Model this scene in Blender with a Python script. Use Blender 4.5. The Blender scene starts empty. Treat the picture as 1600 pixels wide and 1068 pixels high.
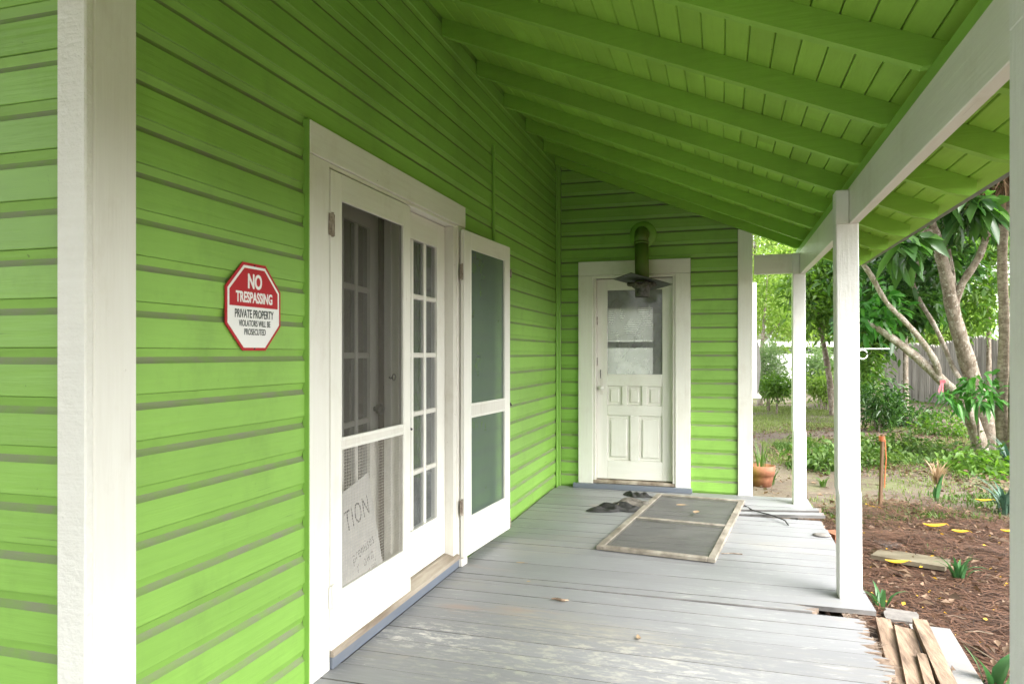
import bpy, math, random
import numpy as np
from mathutils import Vector, Matrix

# ------------------------------------------------------------------ camera, sky, sun, exposure
SC = bpy.context.scene
COL = SC.collection
TH = math.atan(327 / 1100.0)
CX, CH = 1.56, 1.30                                # metres from the wall, metres above the deck
cam_d = bpy.data.cameras.new('camera')
cam = bpy.data.objects.new('camera', cam_d)
COL.objects.link(cam)
cam.location = (CX, 0, CH)
cam.rotation_euler = (math.radians(90), 0, TH)
cam_d.sensor_width = 36.0
cam_d.lens = 36.0 * 1100 / 1600
cam_d.shift_y = 18 / 1600.0
cam_d.clip_start = 0.05
cam_d.clip_end = 2000
cam_d.dof.use_dof = True
cam_d.dof.focus_distance = 4.6
cam_d.dof.aperture_fstop = 7.1
SC.camera = cam

world = bpy.data.worlds.new('World')
SC.world = world
world.use_nodes = True
wn = world.node_tree
sky = wn.nodes.new('ShaderNodeTexSky')
sky.sky_type = 'NISHITA'
sky.sun_disc = False
sky.sun_elevation = math.radians(44)
sky.sun_rotation = math.radians(118)
sky.air_density = 1.0
sky.dust_density = 3.0
hs = wn.nodes.new('ShaderNodeHueSaturation')
hs.inputs['Saturation'].default_value = 0.12
wn.links.new(sky.outputs[0], hs.inputs['Color'])
wn.links.new(hs.outputs[0], wn.nodes['Background'].inputs[0])
wn.nodes['Background'].inputs[1].default_value = 0.15

sun_d = bpy.data.lights.new('sun', 'SUN')
sun_d.energy = 0.9
sun_d.angle = math.radians(45)
sun_d.color = (1.0, 0.965, 0.91)
sun = bpy.data.objects.new('sun', sun_d)
COL.objects.link(sun)
_el, _az = math.radians(44), math.radians(118)
_sd = Vector((math.sin(_az) * math.cos(_el), math.cos(_az) * math.cos(_el), math.sin(_el)))
sun.rotation_euler = _sd.to_track_quat('Z', 'Y').to_euler()
sun.location = (6, -8, 12)

SC.view_settings.view_transform = 'Standard'
SC.view_settings.look = 'None'
SC.view_settings.exposure = 2.4
SC.view_settings.gamma = 1.0
SC.cycles.max_bounces = 10
SC.cycles.diffuse_bounces = 7
SC.cycles.glossy_bounces = 4
SC.cycles.transmission_bounces = 6
SC.cycles.transparent_max_bounces = 24
SC.cycles.use_denoising = True
SC.cycles.sample_clamp_indirect = 6.0
SC.cycles.caustics_reflective = False
SC.cycles.caustics_refractive = False

R = random.Random(7)
NR = np.random.default_rng(11)
ST, CT = math.sin(TH), math.cos(TH)


def P(px, py, d):
    """The place seen at photograph pixel (px, py), d metres along the view axis."""
    t = (px - 800) / 1100.0
    return Vector((CX + d * (-ST + t * CT), d * (CT + t * ST), CH + (552 - py) / 1100.0 * d))


def G(px, py, zg=-0.2):
    """The place on level zg seen at photograph pixel (px, py)."""
    return P(px, py, (CH - zg) * 1100.0 / (py - 552))


# ------------------------------------------------------------------ material helpers
def newmat(name):
    m = bpy.data.materials.new(name)
    m.use_nodes = True
    nt = m.node_tree
    return m, nt, nt.nodes['Principled BSDF']


def node(nt, typ, **kw):
    n = nt.nodes.new(typ)
    for k, v in kw.items():
        if k.startswith('i_'):
            key = k[2:]
            n.inputs[int(key) if key.isdigit() else key.replace('_', ' ')].default_value = v
        else:
            setattr(n, k, v)
    return n


def posvec(nt, scale):
    g = node(nt, 'ShaderNodeNewGeometry')
    mp = node(nt, 'ShaderNodeVectorMath', operation='MULTIPLY')
    mp.inputs[1].default_value = scale
    nt.links.new(g.outputs['Position'], mp.inputs[0])
    return mp.outputs[0]


def noise(nt, scale, vec=(1, 1, 1), detail=4.0, rough=0.55, dist=0.0):
    n = node(nt, 'ShaderNodeTexNoise', i_Scale=scale, i_Detail=detail, i_Roughness=rough, i_Distortion=dist)
    nt.links.new(posvec(nt, vec), n.inputs['Vector'])
    return n.outputs['Fac']


def ramp(nt, fac, a, b, va=0.0, vb=1.0):
    r = node(nt, 'ShaderNodeMapRange', clamp=True)
    r.inputs[1].default_value = a
    r.inputs[2].default_value = b
    r.inputs[3].default_value = va
    r.inputs[4].default_value = vb
    nt.links.new(fac, r.inputs[0])
    return r.outputs[0]


def mul(nt, a, b):
    m = node(nt, 'ShaderNodeMath', operation='MULTIPLY')
    for i, v in enumerate((a, b)):
        if isinstance(v, (int, float)):
            m.inputs[i].default_value = v
        else:
            nt.links.new(v, m.inputs[i])
    return m.outputs[0]


def mix(nt, fac, a, b, blend='MIX'):
    m = node(nt, 'ShaderNodeMix', data_type='RGBA', blend_type=blend)
    for sock, v in ((m.inputs[0], fac), (m.inputs[6], a), (m.inputs[7], b)):
        if isinstance(v, (int, float)):
            sock.default_value = v
        elif isinstance(v, tuple):
            sock.default_value = (*v, 1) if len(v) == 3 else v
        else:
            nt.links.new(v, sock)
    return m.outputs[2]


def bump(nt, b, h, strength, dist=0.01):
    bp = node(nt, 'ShaderNodeBump', i_Strength=strength, i_Distance=dist)
    nt.links.new(h, bp.inputs['Height'])
    nt.links.new(bp.outputs[0], b.inputs['Normal'])


AX = {'x': (0.06, 1, 1), 'y': (1, 0.06, 1), 'z': (1, 1, 0.06)}


def paint(name, col, dirt, axis='y', rough=0.45, chips=0.0, chipcol=(0.12, 0.09, 0.06), smudge=0.3, bmp=0.25, var=0.10, spec=0.5, lumps=0.0, cracks=0.0):
    """Weathered house paint on wood: faint grain along the axis, smudges, chips and specks."""
    m, nt, b = newmat(name)
    vec = AX[axis]
    big = noise(nt, 1.3, (1, 1, 1), 5)
    fine = noise(nt, 60, vec, 4, 0.6)
    oi = node(nt, 'ShaderNodeObjectInfo')
    c = mix(nt, ramp(nt, big, 0.3, 0.75), tuple(v * (1 - var) for v in col), tuple(min(1, v * (1 + var)) for v in col))
    hsv = node(nt, 'ShaderNodeHueSaturation')
    nt.links.new(ramp(nt, oi.outputs['Random'], 0, 1, 1 - var * 0.6, 1 + var * 0.6), hsv.inputs['Value'])
    nt.links.new(c, hsv.inputs['Color'])
    c = hsv.outputs[0]
    sm = mul(nt, ramp(nt, noise(nt, 3.5, (1, 1, 0.6), 8, 0.7), 0.52, 0.78), smudge)
    c = mix(nt, sm, c, dirt)
    c = mix(nt, mul(nt, ramp(nt, fine, 0.35, 0.7), 0.10), c, dirt)
    hgt = fine
    if chips > 0:
        ch = ramp(nt, noise(nt, 26, (1, 1, 0.8), 7, 0.75), 0.735 - chips * 0.09, 0.755 - chips * 0.09)
        zone = ramp(nt, noise(nt, 2.2, (1, 1, 0.7), 3), 0.45, 0.6)
        ch = mul(nt, ch, zone)
        c = mix(nt, mul(nt, ch, 0.85), c, chipcol)
    if cracks > 0:
        ck = ramp(nt, noise(nt, 70, tuple(0.35 * v if v < 1 else v for v in vec), 5, 0.6), 0.69, 0.72)
        ck = mul(nt, ck, ramp(nt, noise(nt, 3.1, (1, 1, 1), 4), 0.45, 0.6))
        c = mix(nt, mul(nt, ck, cracks), c, chipcol)
    nt.links.new(c, b.inputs['Base Color'])
    b.inputs['Roughness'].default_value = rough
    b.inputs['Specular IOR Level'].default_value = spec
    if lumps > 0:
        l = noise(nt, 55, (1, 1, 1), 5, 0.65)
        a = node(nt, 'ShaderNodeMath', operation='MULTIPLY_ADD')
        nt.links.new(l, a.inputs[0])
        a.inputs[1].default_value = lumps
        nt.links.new(fine, a.inputs[2])
        hgt = a.outputs[0]
    bump(nt, b, hgt, bmp, 0.006)
    return m


def simple(name, col, rough=0.6, var=0.25, scale=8.0, metal=0.0, bmp=0.2, vec=(1, 1, 1), col2=None, spec=0.4, bscale=None):
    m, nt, b = newmat(name)
    n = noise(nt, scale, vec, 6, 0.62)
    c = mix(nt, ramp(nt, n, 0.3, 0.7), tuple(v * (1 - var) for v in col), col2 or tuple(min(1, v * (1 + var)) for v in col))
    nt.links.new(c, b.inputs['Base Color'])
    b.inputs['Roughness'].default_value = rough
    b.inputs['Metallic'].default_value = metal
    b.inputs['Specular IOR Level'].default_value = spec
    if bmp:
        bump(nt, b, noise(nt, bscale or scale * 4, vec, 5, 0.6), bmp, 0.01)
    return m


def leafmat(name, c1, c2, trans=0.35, rough=0.4, c3=None):
    m, nt, b = newmat(name)
    g = node(nt, 'ShaderNodeNewGeometry')
    c = mix(nt, g.outputs['Random Per Island'], c1, c2)
    if c3:
        n = noise(nt, 0.9, (1, 1, 1), 3)
        c = mix(nt, ramp(nt, n, 0.5, 0.7), c, c3)
    nt.links.new(c, b.inputs['Base Color'])
    b.inputs['Roughness'].default_value = rough
    b.inputs['Specular IOR Level'].default_value = 0.35
    tr = node(nt, 'ShaderNodeBsdfTranslucent')
    hsv = node(nt, 'ShaderNodeHueSaturation', i_Saturation=1.15, i_Value=1.5)
    nt.links.new(c, hsv.inputs['Color'])
    nt.links.new(hsv.outputs[0], tr.inputs[0])
    mx = node(nt, 'ShaderNodeMixShader', i_0=trans)
    nt.links.new(b.outputs[0], mx.inputs[1])
    nt.links.new(tr.outputs[0], mx.inputs[2])
    nt.links.new(mx.outputs[0], nt.nodes['Material Output'].inputs[0])
    return m


def glassmat(name, tint=(1, 1, 1), dusty=0.12, dustcol=(0.5, 0.52, 0.5), gloss=1.0):
    m, nt, b = newmat(name)
    nt.nodes.remove(b)
    tr = node(nt, 'ShaderNodeBsdfTransparent')
    tr.inputs[0].default_value = (*tint, 1)
    gl = node(nt, 'ShaderNodeBsdfGlossy', i_Roughness=0.04)
    df = node(nt, 'ShaderNodeBsdfDiffuse')
    df.inputs[0].default_value = (*dustcol, 1)
    fr = node(nt, 'ShaderNodeFresnel', i_IOR=1.5)
    mx = node(nt, 'ShaderNodeMixShader')
    nt.links.new(mul(nt, fr.outputs[0], gloss), mx.inputs[0])
    nt.links.new(tr.outputs[0], mx.inputs[1])
    nt.links.new(gl.outputs[0], mx.inputs[2])
    m2 = node(nt, 'ShaderNodeMixShader')
    nt.links.new(ramp(nt, noise(nt, 7, (1, 1, 0.7), 6, 0.65), 0.25, 0.8, dusty * 0.5, dusty * 1.5), m2.inputs[0])
    nt.links.new(mx.outputs[0], m2.inputs[1])
    nt.links.new(df.outputs[0], m2.inputs[2])
    nt.links.new(m2.outputs[0], nt.nodes['Material Output'].inputs[0])
    return m


def screenmat(name, col, cover, col2=None):
    """Fine insect screen: mostly open, threads too thin to see."""
    m, nt, b = newmat(name)
    n = ramp(nt, noise(nt, 5, (1, 1, 0.8), 6, 0.65), 0.3, 0.7)
    nt.links.new(mix(nt, n, col, col2 or tuple(v * 1.3 for v in col)), b.inputs['Base Color'])
    b.inputs['Roughness'].default_value = 0.55
    tr = node(nt, 'ShaderNodeBsdfTransparent')
    mx = node(nt, 'ShaderNodeMixShader')
    mx.inputs[0].default_value = cover
    nt.links.new(tr.outputs[0], mx.inputs[1])
    nt.links.new(b.outputs[0], mx.inputs[2])
    nt.links.new(mx.outputs[0], nt.nodes['Material Output'].inputs[0])
    return m


GREEN = (0.240, 0.452, 0.082)
M = {}
for ax in 'xy':
    M['green_' + ax] = paint('green_paint_' + ax, GREEN, (0.10, 0.15, 0.04), ax, 0.45, chips=0.7, chipcol=(0.07, 0.08, 0.035), smudge=0.36, bmp=0.38, var=0.12, cracks=0.7, spec=0.35)
M['ceil_x'] = paint('green_ceiling_paint_x', (0.255, 0.475, 0.070), (0.13, 0.20, 0.04), 'x', 0.6, chips=0.5, chipcol=(0.07, 0.09, 0.03), smudge=0.25, bmp=0.4, var=0.12, cracks=0.5, spec=0.12)
M['ceil_y'] = paint('green_ceiling_paint_y', (0.282, 0.505, 0.068), (0.13, 0.20, 0.04), 'y', 0.6, chips=0.5, chipcol=(0.07, 0.09, 0.03), smudge=0.25, bmp=0.4, var=0.14, cracks=0.5, spec=0.12)
M['green_z'] = paint('green_paint_z', GREEN, (0.10, 0.15, 0.04), 'z', 0.42, chips=0.2, chipcol=(0.06, 0.08, 0.03), smudge=0.2, bmp=0.2, var=0.05)
WHITE = (0.76, 0.75, 0.69)
for ax in 'xyz':
    M['white_' + ax] = paint('white_paint_' + ax, WHITE, (0.46, 0.40, 0.30), ax, 0.42, chips=0.6, chipcol=(0.20, 0.14, 0.09), smudge=0.42, bmp=0.28, var=0.04, cracks=0.35)
M['white_worn'] = paint('white_paint_worn', (0.67, 0.65, 0.59), (0.30, 0.23, 0.155), 'z', 0.45, chips=1.0, chipcol=(0.17, 0.11, 0.07), smudge=0.45, bmp=0.3, var=0.05)
M['white_rough'] = paint('white_paint_rough', WHITE, (0.48, 0.44, 0.36), 'x', 0.45, chips=0.2, smudge=0.15, bmp=0.6, var=0.03, lumps=1.6)
M['white_post'] = paint('white_paint_post', (0.75, 0.75, 0.72), (0.40, 0.37, 0.30), 'z', 0.45, chips=0.45, smudge=0.34, bmp=0.4, var=0.04, lumps=0.7)


def dustmat():
    m, nt, b = newmat('dusty_green_ledge')
    n = noise(nt, 9, (1, 1, 1), 6, 0.65)
    nt.links.new(mix(nt, ramp(nt, n, 0.36, 0.66, 0.2, 1.0), (0.215, 0.215, 0.155), (0.175, 0.29, 0.07)), b.inputs['Base Color'])
    b.inputs['Roughness'].default_value = 0.8
    return m


M['dust'] = dustmat()


def deckmat():
    m, nt, b = newmat('grey_deck_paint')
    vec = (0.10, 1, 1)
    oi = node(nt, 'ShaderNodeObjectInfo')
    grain = noise(nt, 45, vec, 6, 0.65)
    base = mix(nt, ramp(nt, noise(nt, 1.1, (1, 1, 1), 4), 0.3, 0.7), (0.218, 0.220, 0.231), (0.280, 0.282, 0.294))
    hsv = node(nt, 'ShaderNodeHueSaturation')
    nt.links.new(ramp(nt, oi.outputs['Random'], 0, 1, 0.90, 1.08), hsv.inputs['Value'])
    nt.links.new(base, hsv.inputs['Color'])
    c = hsv.outputs[0]
    c = mix(nt, mul(nt, ramp(nt, grain, 0.4, 0.72), 0.45), c, (0.19, 0.19, 0.19))
    # worn light scuffs, bare yellowish wood and pink primer, in blotches
    blot = noise(nt, 1.7, (0.55, 1, 1), 4, 0.5)
    c = mix(nt, mul(nt, mul(nt, ramp(nt, blot, 0.52, 0.64), ramp(nt, grain, 0.42, 0.58)), 0.45), c, (0.36, 0.335, 0.27))
    scuff = noise(nt, 30, (0.16, 1.2, 1), 9, 0.78)
    zone = ramp(nt, noise(nt, 0.9, (1, 1, 1), 3), 0.44, 0.58)
    c = mix(nt, mul(nt, mul(nt, ramp(nt, scuff, 0.565, 0.62), zone), 0.6), c, (0.52, 0.51, 0.49))
    pk = ramp(nt, noise(nt, 2.3, (0.35, 1, 1), 5, 0.6), 0.61, 0.70)
    c = mix(nt, mul(nt, pk, 0.6), c, (0.36, 0.24, 0.18))
    spk = ramp(nt, noise(nt, 90, (1, 1, 1), 2, 0.5), 0.76, 0.78)
    c = mix(nt, mul(nt, spk, 0.7), c, (0.75, 0.73, 0.68))
    drk = ramp(nt, noise(nt, 5, (0.3, 1, 1), 6, 0.7), 0.62, 0.8)
    c = mix(nt, mul(nt, drk, 0.35), c, (0.15, 0.14, 0.12))
    for (px_, py_), rad, cc, amt in (((1.02, 3.12), 0.55, (0.42, 0.39, 0.31), 0.6), ((1.30, 2.95), 0.45, (0.56, 0.55, 0.52), 0.6), ((0.25, 3.0), 0.30, (0.74, 0.70, 0.66), 0.8), ((1.45, 2.62), 0.40, (0.42, 0.29, 0.22), 0.7), ((0.75, 2.75), 0.5, (0.46, 0.45, 0.36), 0.5)):
        g = node(nt, 'ShaderNodeNewGeometry')
        dv = node(nt, 'ShaderNodeVectorMath', operation='DISTANCE')
        sc_ = node(nt, 'ShaderNodeVectorMath', operation='MULTIPLY')
        sc_.inputs[1].default_value = (0.55, 1.25, 0)
        nt.links.new(g.outputs['Position'], sc_.inputs[0])
        nt.links.new(sc_.outputs[0], dv.inputs[0])
        dv.inputs[1].default_value = (px_ * 0.55, py_ * 1.25, 0)
        near = ramp(nt, dv.outputs['Value'], rad * 0.15, rad * 0.85, 1.0, 0.0)
        tex = ramp(nt, noise(nt, 20, (0.5, 1.3, 1), 9, 0.75), 0.50, 0.60)
        c = mix(nt, mul(nt, mul(nt, near, tex), amt), c, cc)
    nt.links.new(c, b.inputs['Base Color'])
    nt.links.new(ramp(nt, blot, 0.4, 0.7, 0.42, 0.62), b.inputs['Roughness'])
    bump(nt, b, grain, 0.3, 0.006)
    return m


M['deck'] = deckmat()
M['seam_dirt'] = simple('dirt_in_deck_seams', (0.09, 0.085, 0.08), 0.9, 0.4, 12, vec=(0.3, 1, 1), col2=(0.24, 0.23, 0.22), bmp=0)
M['blue_grey'] = paint('blue_grey_sill_paint', (0.13, 0.15, 0.185), (0.22, 0.20, 0.17), 'y', 0.5, chips=0.6, chipcol=(0.5, 0.46, 0.4), smudge=0.3)
M['sill_wood'] = simple('worn_sill_wood', (0.27, 0.20, 0.14), 0.7, 0.4, 9, vec=(1, 0.15, 1), col2=(0.48, 0.42, 0.34))
M['frame_wood'] = simple('weathered_frame_wood', (0.20, 0.165, 0.125), 0.8, 0.35, 12, vec=(1, 0.4, 1), col2=(0.38, 0.345, 0.285))
M['scrap_brown'] = simple('scrap_brown_wood', (0.17, 0.11, 0.072), 0.8, 0.5, 30, vec=(1, 0.12, 1), col2=(0.42, 0.30, 0.21), bmp=0.6, bscale=60)
M['scrap_grey'] = simple('scrap_grey_paint', (0.26, 0.27, 0.285), 0.6, 0.2, 10, col2=(0.33, 0.30, 0.26))
M['raw_end'] = simple('rotted_wood', (0.24, 0.17, 0.12), 0.85, 0.5, 40, vec=(0.3, 1, 1), col2=(0.40, 0.31, 0.24), bmp=0.6)
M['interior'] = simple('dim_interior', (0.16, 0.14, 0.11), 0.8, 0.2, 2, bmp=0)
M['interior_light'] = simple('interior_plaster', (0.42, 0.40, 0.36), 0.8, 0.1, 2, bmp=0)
M['brown_curtain'] = simple('brown_curtain', (0.10, 0.07, 0.045), 0.85, 0.3, 6, vec=(1, 1, 0.1))
M['glass'] = glassmat('door_glass', (0.9, 0.92, 0.9), 0.10, (0.45, 0.47, 0.45))
M['glass_dusty'] = glassmat('dusty_glass', (0.9, 0.92, 0.92), 0.22, (0.45, 0.47, 0.46))
M['milky'] = leafmat('frosted_window_film', (0.75, 0.76, 0.72), (0.78, 0.78, 0.75), 0.75, 0.5)
M['glass_milky'] = glassmat('dusty_milky_glass', (0.9, 0.92, 0.92), 0.50, (0.36, 0.38, 0.36))
M['screen_dark'] = screenmat('dark_insect_screen', (0.040, 0.036, 0.027), 0.62)
M['screen_clear'] = screenmat('clear_insect_screen', (0.20, 0.18, 0.15), 0.16)
M['screen_teal'] = screenmat('grey_green_insect_screen', (0.080, 0.108, 0.100), 0.66, (0.095, 0.128, 0.118))
M['screen_floor'] = screenmat('dusty_insect_screen', (0.085, 0.082, 0.075), 0.58, (0.15, 0.145, 0.135))
M['wire'] = simple('galvanised_wire', (0.50, 0.47, 0.41), 0.5, 0.2, 30, metal=0.3, bmp=0)
M['steel'] = simple('galvanised_sheet', (0.085, 0.09, 0.08), 0.5, 0.4, 12, metal=0.4)
M['soot'] = simple('sooty_metal', (0.03, 0.029, 0.026), 0.6, 0.5, 25, metal=0.3, col2=(0.16, 0.155, 0.14))
M['pipe_paint'] = simple('green_over_rust_paint', (0.12, 0.27, 0.04), 0.5, 0.3, 6, col2=(0.13, 0.16, 0.04), vec=(1, 1, 0.6))
M['nest'] = simple('dried_mud', (0.05, 0.045, 0.035), 0.95, 0.4, 40, col2=(0.13, 0.12, 0.095))
M['rust'] = simple('rusty_metal', (0.16, 0.08, 0.045), 0.75, 0.5, 40, metal=0.2, col2=(0.45, 0.40, 0.33))
M['dark_metal'] = simple('dark_wire_metal', (0.05, 0.045, 0.04), 0.5, 0.3, 30, metal=0.6)
M['sign_red'] = simple('sign_red', (0.42, 0.006, 0.014), 0.5, 0.06, 5, bmp=0.03)
M['sign_white'] = simple('sign_white', (0.80, 0.80, 0.78), 0.35, 0.03, 5, bmp=0.03)
M['sign_black'] = simple('sign_black', (0.02, 0.035, 0.03), 0.4, 0.1, 5, bmp=0)
M['cardboard'] = simple('pale_cardboard', (0.55, 0.54, 0.52), 0.85, 0.08, 6, bmp=0.1)
M['marker'] = simple('black_marker', (0.085, 0.085, 0.09), 0.6, 0.1, 5, bmp=0)
M['black_cloth'] = simple('black_cloth', (0.018, 0.018, 0.019), 0.75, 0.5, 30, col2=(0.06, 0.058, 0.055), bmp=0.4)
M['grey_cloth'] = simple('dusty_grey_cloth', (0.10, 0.09, 0.075), 0.9, 0.4, 40, col2=(0.20, 0.18, 0.15), bmp=0.5)
M['terracotta'] = simple('terracotta', (0.26, 0.095, 0.05), 0.75, 0.25, 10, col2=(0.36, 0.16, 0.09))
M['soil'] = simple('dark_soil', (0.05, 0.035, 0.025), 0.95, 0.4, 40)
M['stake'] = simple('brown_stake_wood', (0.13, 0.075, 0.042), 0.85, 0.3, 30, vec=(1, 1, 0.2))
M['orange'] = simple('orange_twine', (0.42, 0.12, 0.04), 0.6, 0.1, 5, bmp=0)
M['pink'] = simple('pink_ribbon', (0.55, 0.14, 0.17), 0.5, 0.2, 30, bmp=0)
M['twig'] = simple('twig_bark', (0.12, 0.08, 0.05), 0.85, 0.4, 14, col2=(0.36, 0.29, 0.21))
M['brick'] = simple('red_brick', (0.28, 0.115, 0.06), 0.85, 0.3, 25)
M['slate'] = simple('dark_wet_board', (0.17, 0.135, 0.09), 0.35, 0.4, 9, vec=(0.3, 1, 1), col2=(0.24, 0.21, 0.15))
M['stone'] = simple('grey_stone', (0.20, 0.185, 0.17), 0.8, 0.3, 18)
M['bark'] = simple('mottled_grey_bark', (0.13, 0.10, 0.07), 0.85, 0.4, 16, vec=(1, 1, 0.6), col2=(0.34, 0.30, 0.235), bmp=0.8, bscale=40)
M['bark_pale'] = simple('pale_bark', (0.20, 0.16, 0.115), 0.8, 0.4, 14, vec=(1, 1, 0.6), col2=(0.42, 0.375, 0.31), bmp=0.5, bscale=30)
M['bark_palm'] = simple('palm_bark', (0.17, 0.13, 0.085), 0.9, 0.4, 14, vec=(0.6, 0.6, 2.2), col2=(0.36, 0.30, 0.22), bmp=0.8, bscale=24)


def barkmat(name, c1, c2, c3, stretch=0.6):
    m, nt, b = newmat(name)
    c = mix(nt, ramp(nt, noise(nt, 11, (1, 1, stretch), 7, 0.7), 0.44, 0.58), c1, c2)
    c = mix(nt, ramp(nt, noise(nt, 19, (1, 1, 1), 6, 0.7), 0.56, 0.62), c, c3)
    c = mix(nt, ramp(nt, noise(nt, 45, (1, 1, 0.5), 4, 0.7), 0.58, 0.66, 0, 0.75), c, tuple(v * 0.35 for v in c1))
    nt.links.new(c, b.inputs['Base Color'])
    b.inputs['Roughness'].default_value = 0.9
    b.inputs['Specular IOR Level'].default_value = 0.2
    bump(nt, b, noise(nt, 38, (1, 1, stretch), 8, 0.75), 1.0, 0.02)
    return m


M['bark'] = barkmat('mottled_brown_bark', (0.165, 0.13, 0.095), (0.31, 0.265, 0.21), (0.42, 0.39, 0.33))
M['bark_pale'] = barkmat('mottled_pale_bark', (0.24, 0.195, 0.145), (0.40, 0.35, 0.29), (0.50, 0.47, 0.41))
M['bark_palm'] = barkmat('ringed_palm_bark', (0.19, 0.15, 0.105), (0.32, 0.27, 0.20), (0.33, 0.30, 0.22), 2.2)
M['dead_frond'] = leafmat('dead_palm_frond', (0.16, 0.095, 0.05), (0.30, 0.20, 0.11), 0.15, 0.7)
M['fence_wood'] = simple('grey_fence_wood', (0.22, 0.20, 0.175), 0.85, 0.3, 7, vec=(1, 1, 0.10), col2=(0.36, 0.335, 0.30))
M['vinyl'] = simple('white_vinyl', (0.78, 0.78, 0.76), 0.5, 0.04, 4, bmp=0)
M['siding_far'] = simple('pale_grey_siding', (0.60, 0.62, 0.62), 0.6, 0.05, 3, bmp=0)
M['roof_far'] = simple('pale_metal_roof', (0.50, 0.54, 0.57), 0.4, 0.06, 3, bmp=0)
M['grey_barrel'] = simple('grey_painted_metal', (0.11, 0.108, 0.10), 0.6, 0.15, 8)
M['roofing'] = simple('grey_roofing', (0.20, 0.20, 0.19), 0.8, 0.2, 10)
M['needle'] = leafmat('fallen_pine_needles', (0.028, 0.017, 0.012), (0.225, 0.115, 0.070), 0.10, 0.6)
M['litter'] = leafmat('brown_leaf_litter', (0.07, 0.045, 0.028), (0.25, 0.165, 0.105), 0.15, 0.7)
M['grass'] = leafmat('lawn_grass', (0.11, 0.17, 0.035), (0.23, 0.28, 0.09), 0.35, 0.6)
M['weed'] = leafmat('bright_weeds', (0.055, 0.115, 0.024), (0.125, 0.195, 0.045), 0.3, 0.55)
M['leaf_dark'] = leafmat('glossy_dark_leaves', (0.028, 0.075, 0.020), (0.075, 0.16, 0.035), 0.35, 0.26)
M['leaf_mid'] = leafmat('mid_green_leaves', (0.07, 0.15, 0.028), (0.15, 0.26, 0.05), 0.45, 0.4)
M['leaf_light'] = leafmat('light_green_leaves', (0.16, 0.27, 0.05), (0.29, 0.40, 0.11), 0.5, 0.45)
M['leaf_pale'] = leafmat('pale_green_leaves', (0.18, 0.29, 0.11), (0.31, 0.40, 0.20), 0.45, 0.5)
M['leaf_palm'] = leafmat('palm_frond_green', (0.10, 0.18, 0.05), (0.24, 0.30, 0.10), 0.35, 0.45)
M['leaf_strap'] = leafmat('strap_leaf', (0.05, 0.14, 0.05), (0.10, 0.22, 0.08), 0.25, 0.35)
M['leaf_bluish'] = leafmat('bluish_strap_leaf', (0.05, 0.11, 0.075), (0.11, 0.19, 0.13), 0.2, 0.35)
M['leaf_sap'] = leafmat('sapling_leaf', (0.045, 0.16, 0.03), (0.10, 0.26, 0.05), 0.35, 0.35)
M['yellow'] = leafmat('yellow_fallen_leaf', (0.62, 0.36, 0.02), (0.78, 0.50, 0.05), 0.25, 0.5)
M['dry_leaf'] = leafmat('dry_tan_leaf', (0.30, 0.20, 0.12), (0.46, 0.34, 0.22), 0.2, 0.7)


def groundmat():
    m, nt, b = newmat('yard_soil')
    n1 = noise(nt, 0.55, (1, 1, 1), 5, 0.6)
    n2 = noise(nt, 12, (1, 1, 1), 8, 0.7)
    c = mix(nt, ramp(nt, n1, 0.40, 0.62), (0.105, 0.078, 0.06), (0.185, 0.145, 0.118))
    c = mix(nt, ramp(nt, noise(nt, 0.8, (1, 1, 1), 4, 0.6), 0.50, 0.62, 0, 0.6), c, (0.15, 0.19, 0.06))
    c = mix(nt, ramp(nt, n2, 0.42, 0.72, 0, 0.7), c, (0.11, 0.07, 0.045))
    nt.links.new(c, b.inputs['Base Color'])
    b.inputs['Roughness'].default_value = 0.95
    bump(nt, b, n2, 0.6, 0.03)
    return m


M['ground'] = groundmat()
M['mulch'] = simple('dark_mulch', (0.045, 0.026, 0.016), 0.95, 0.5, 30, col2=(0.14, 0.07, 0.04), bmp=0.8, bscale=60)


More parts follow.
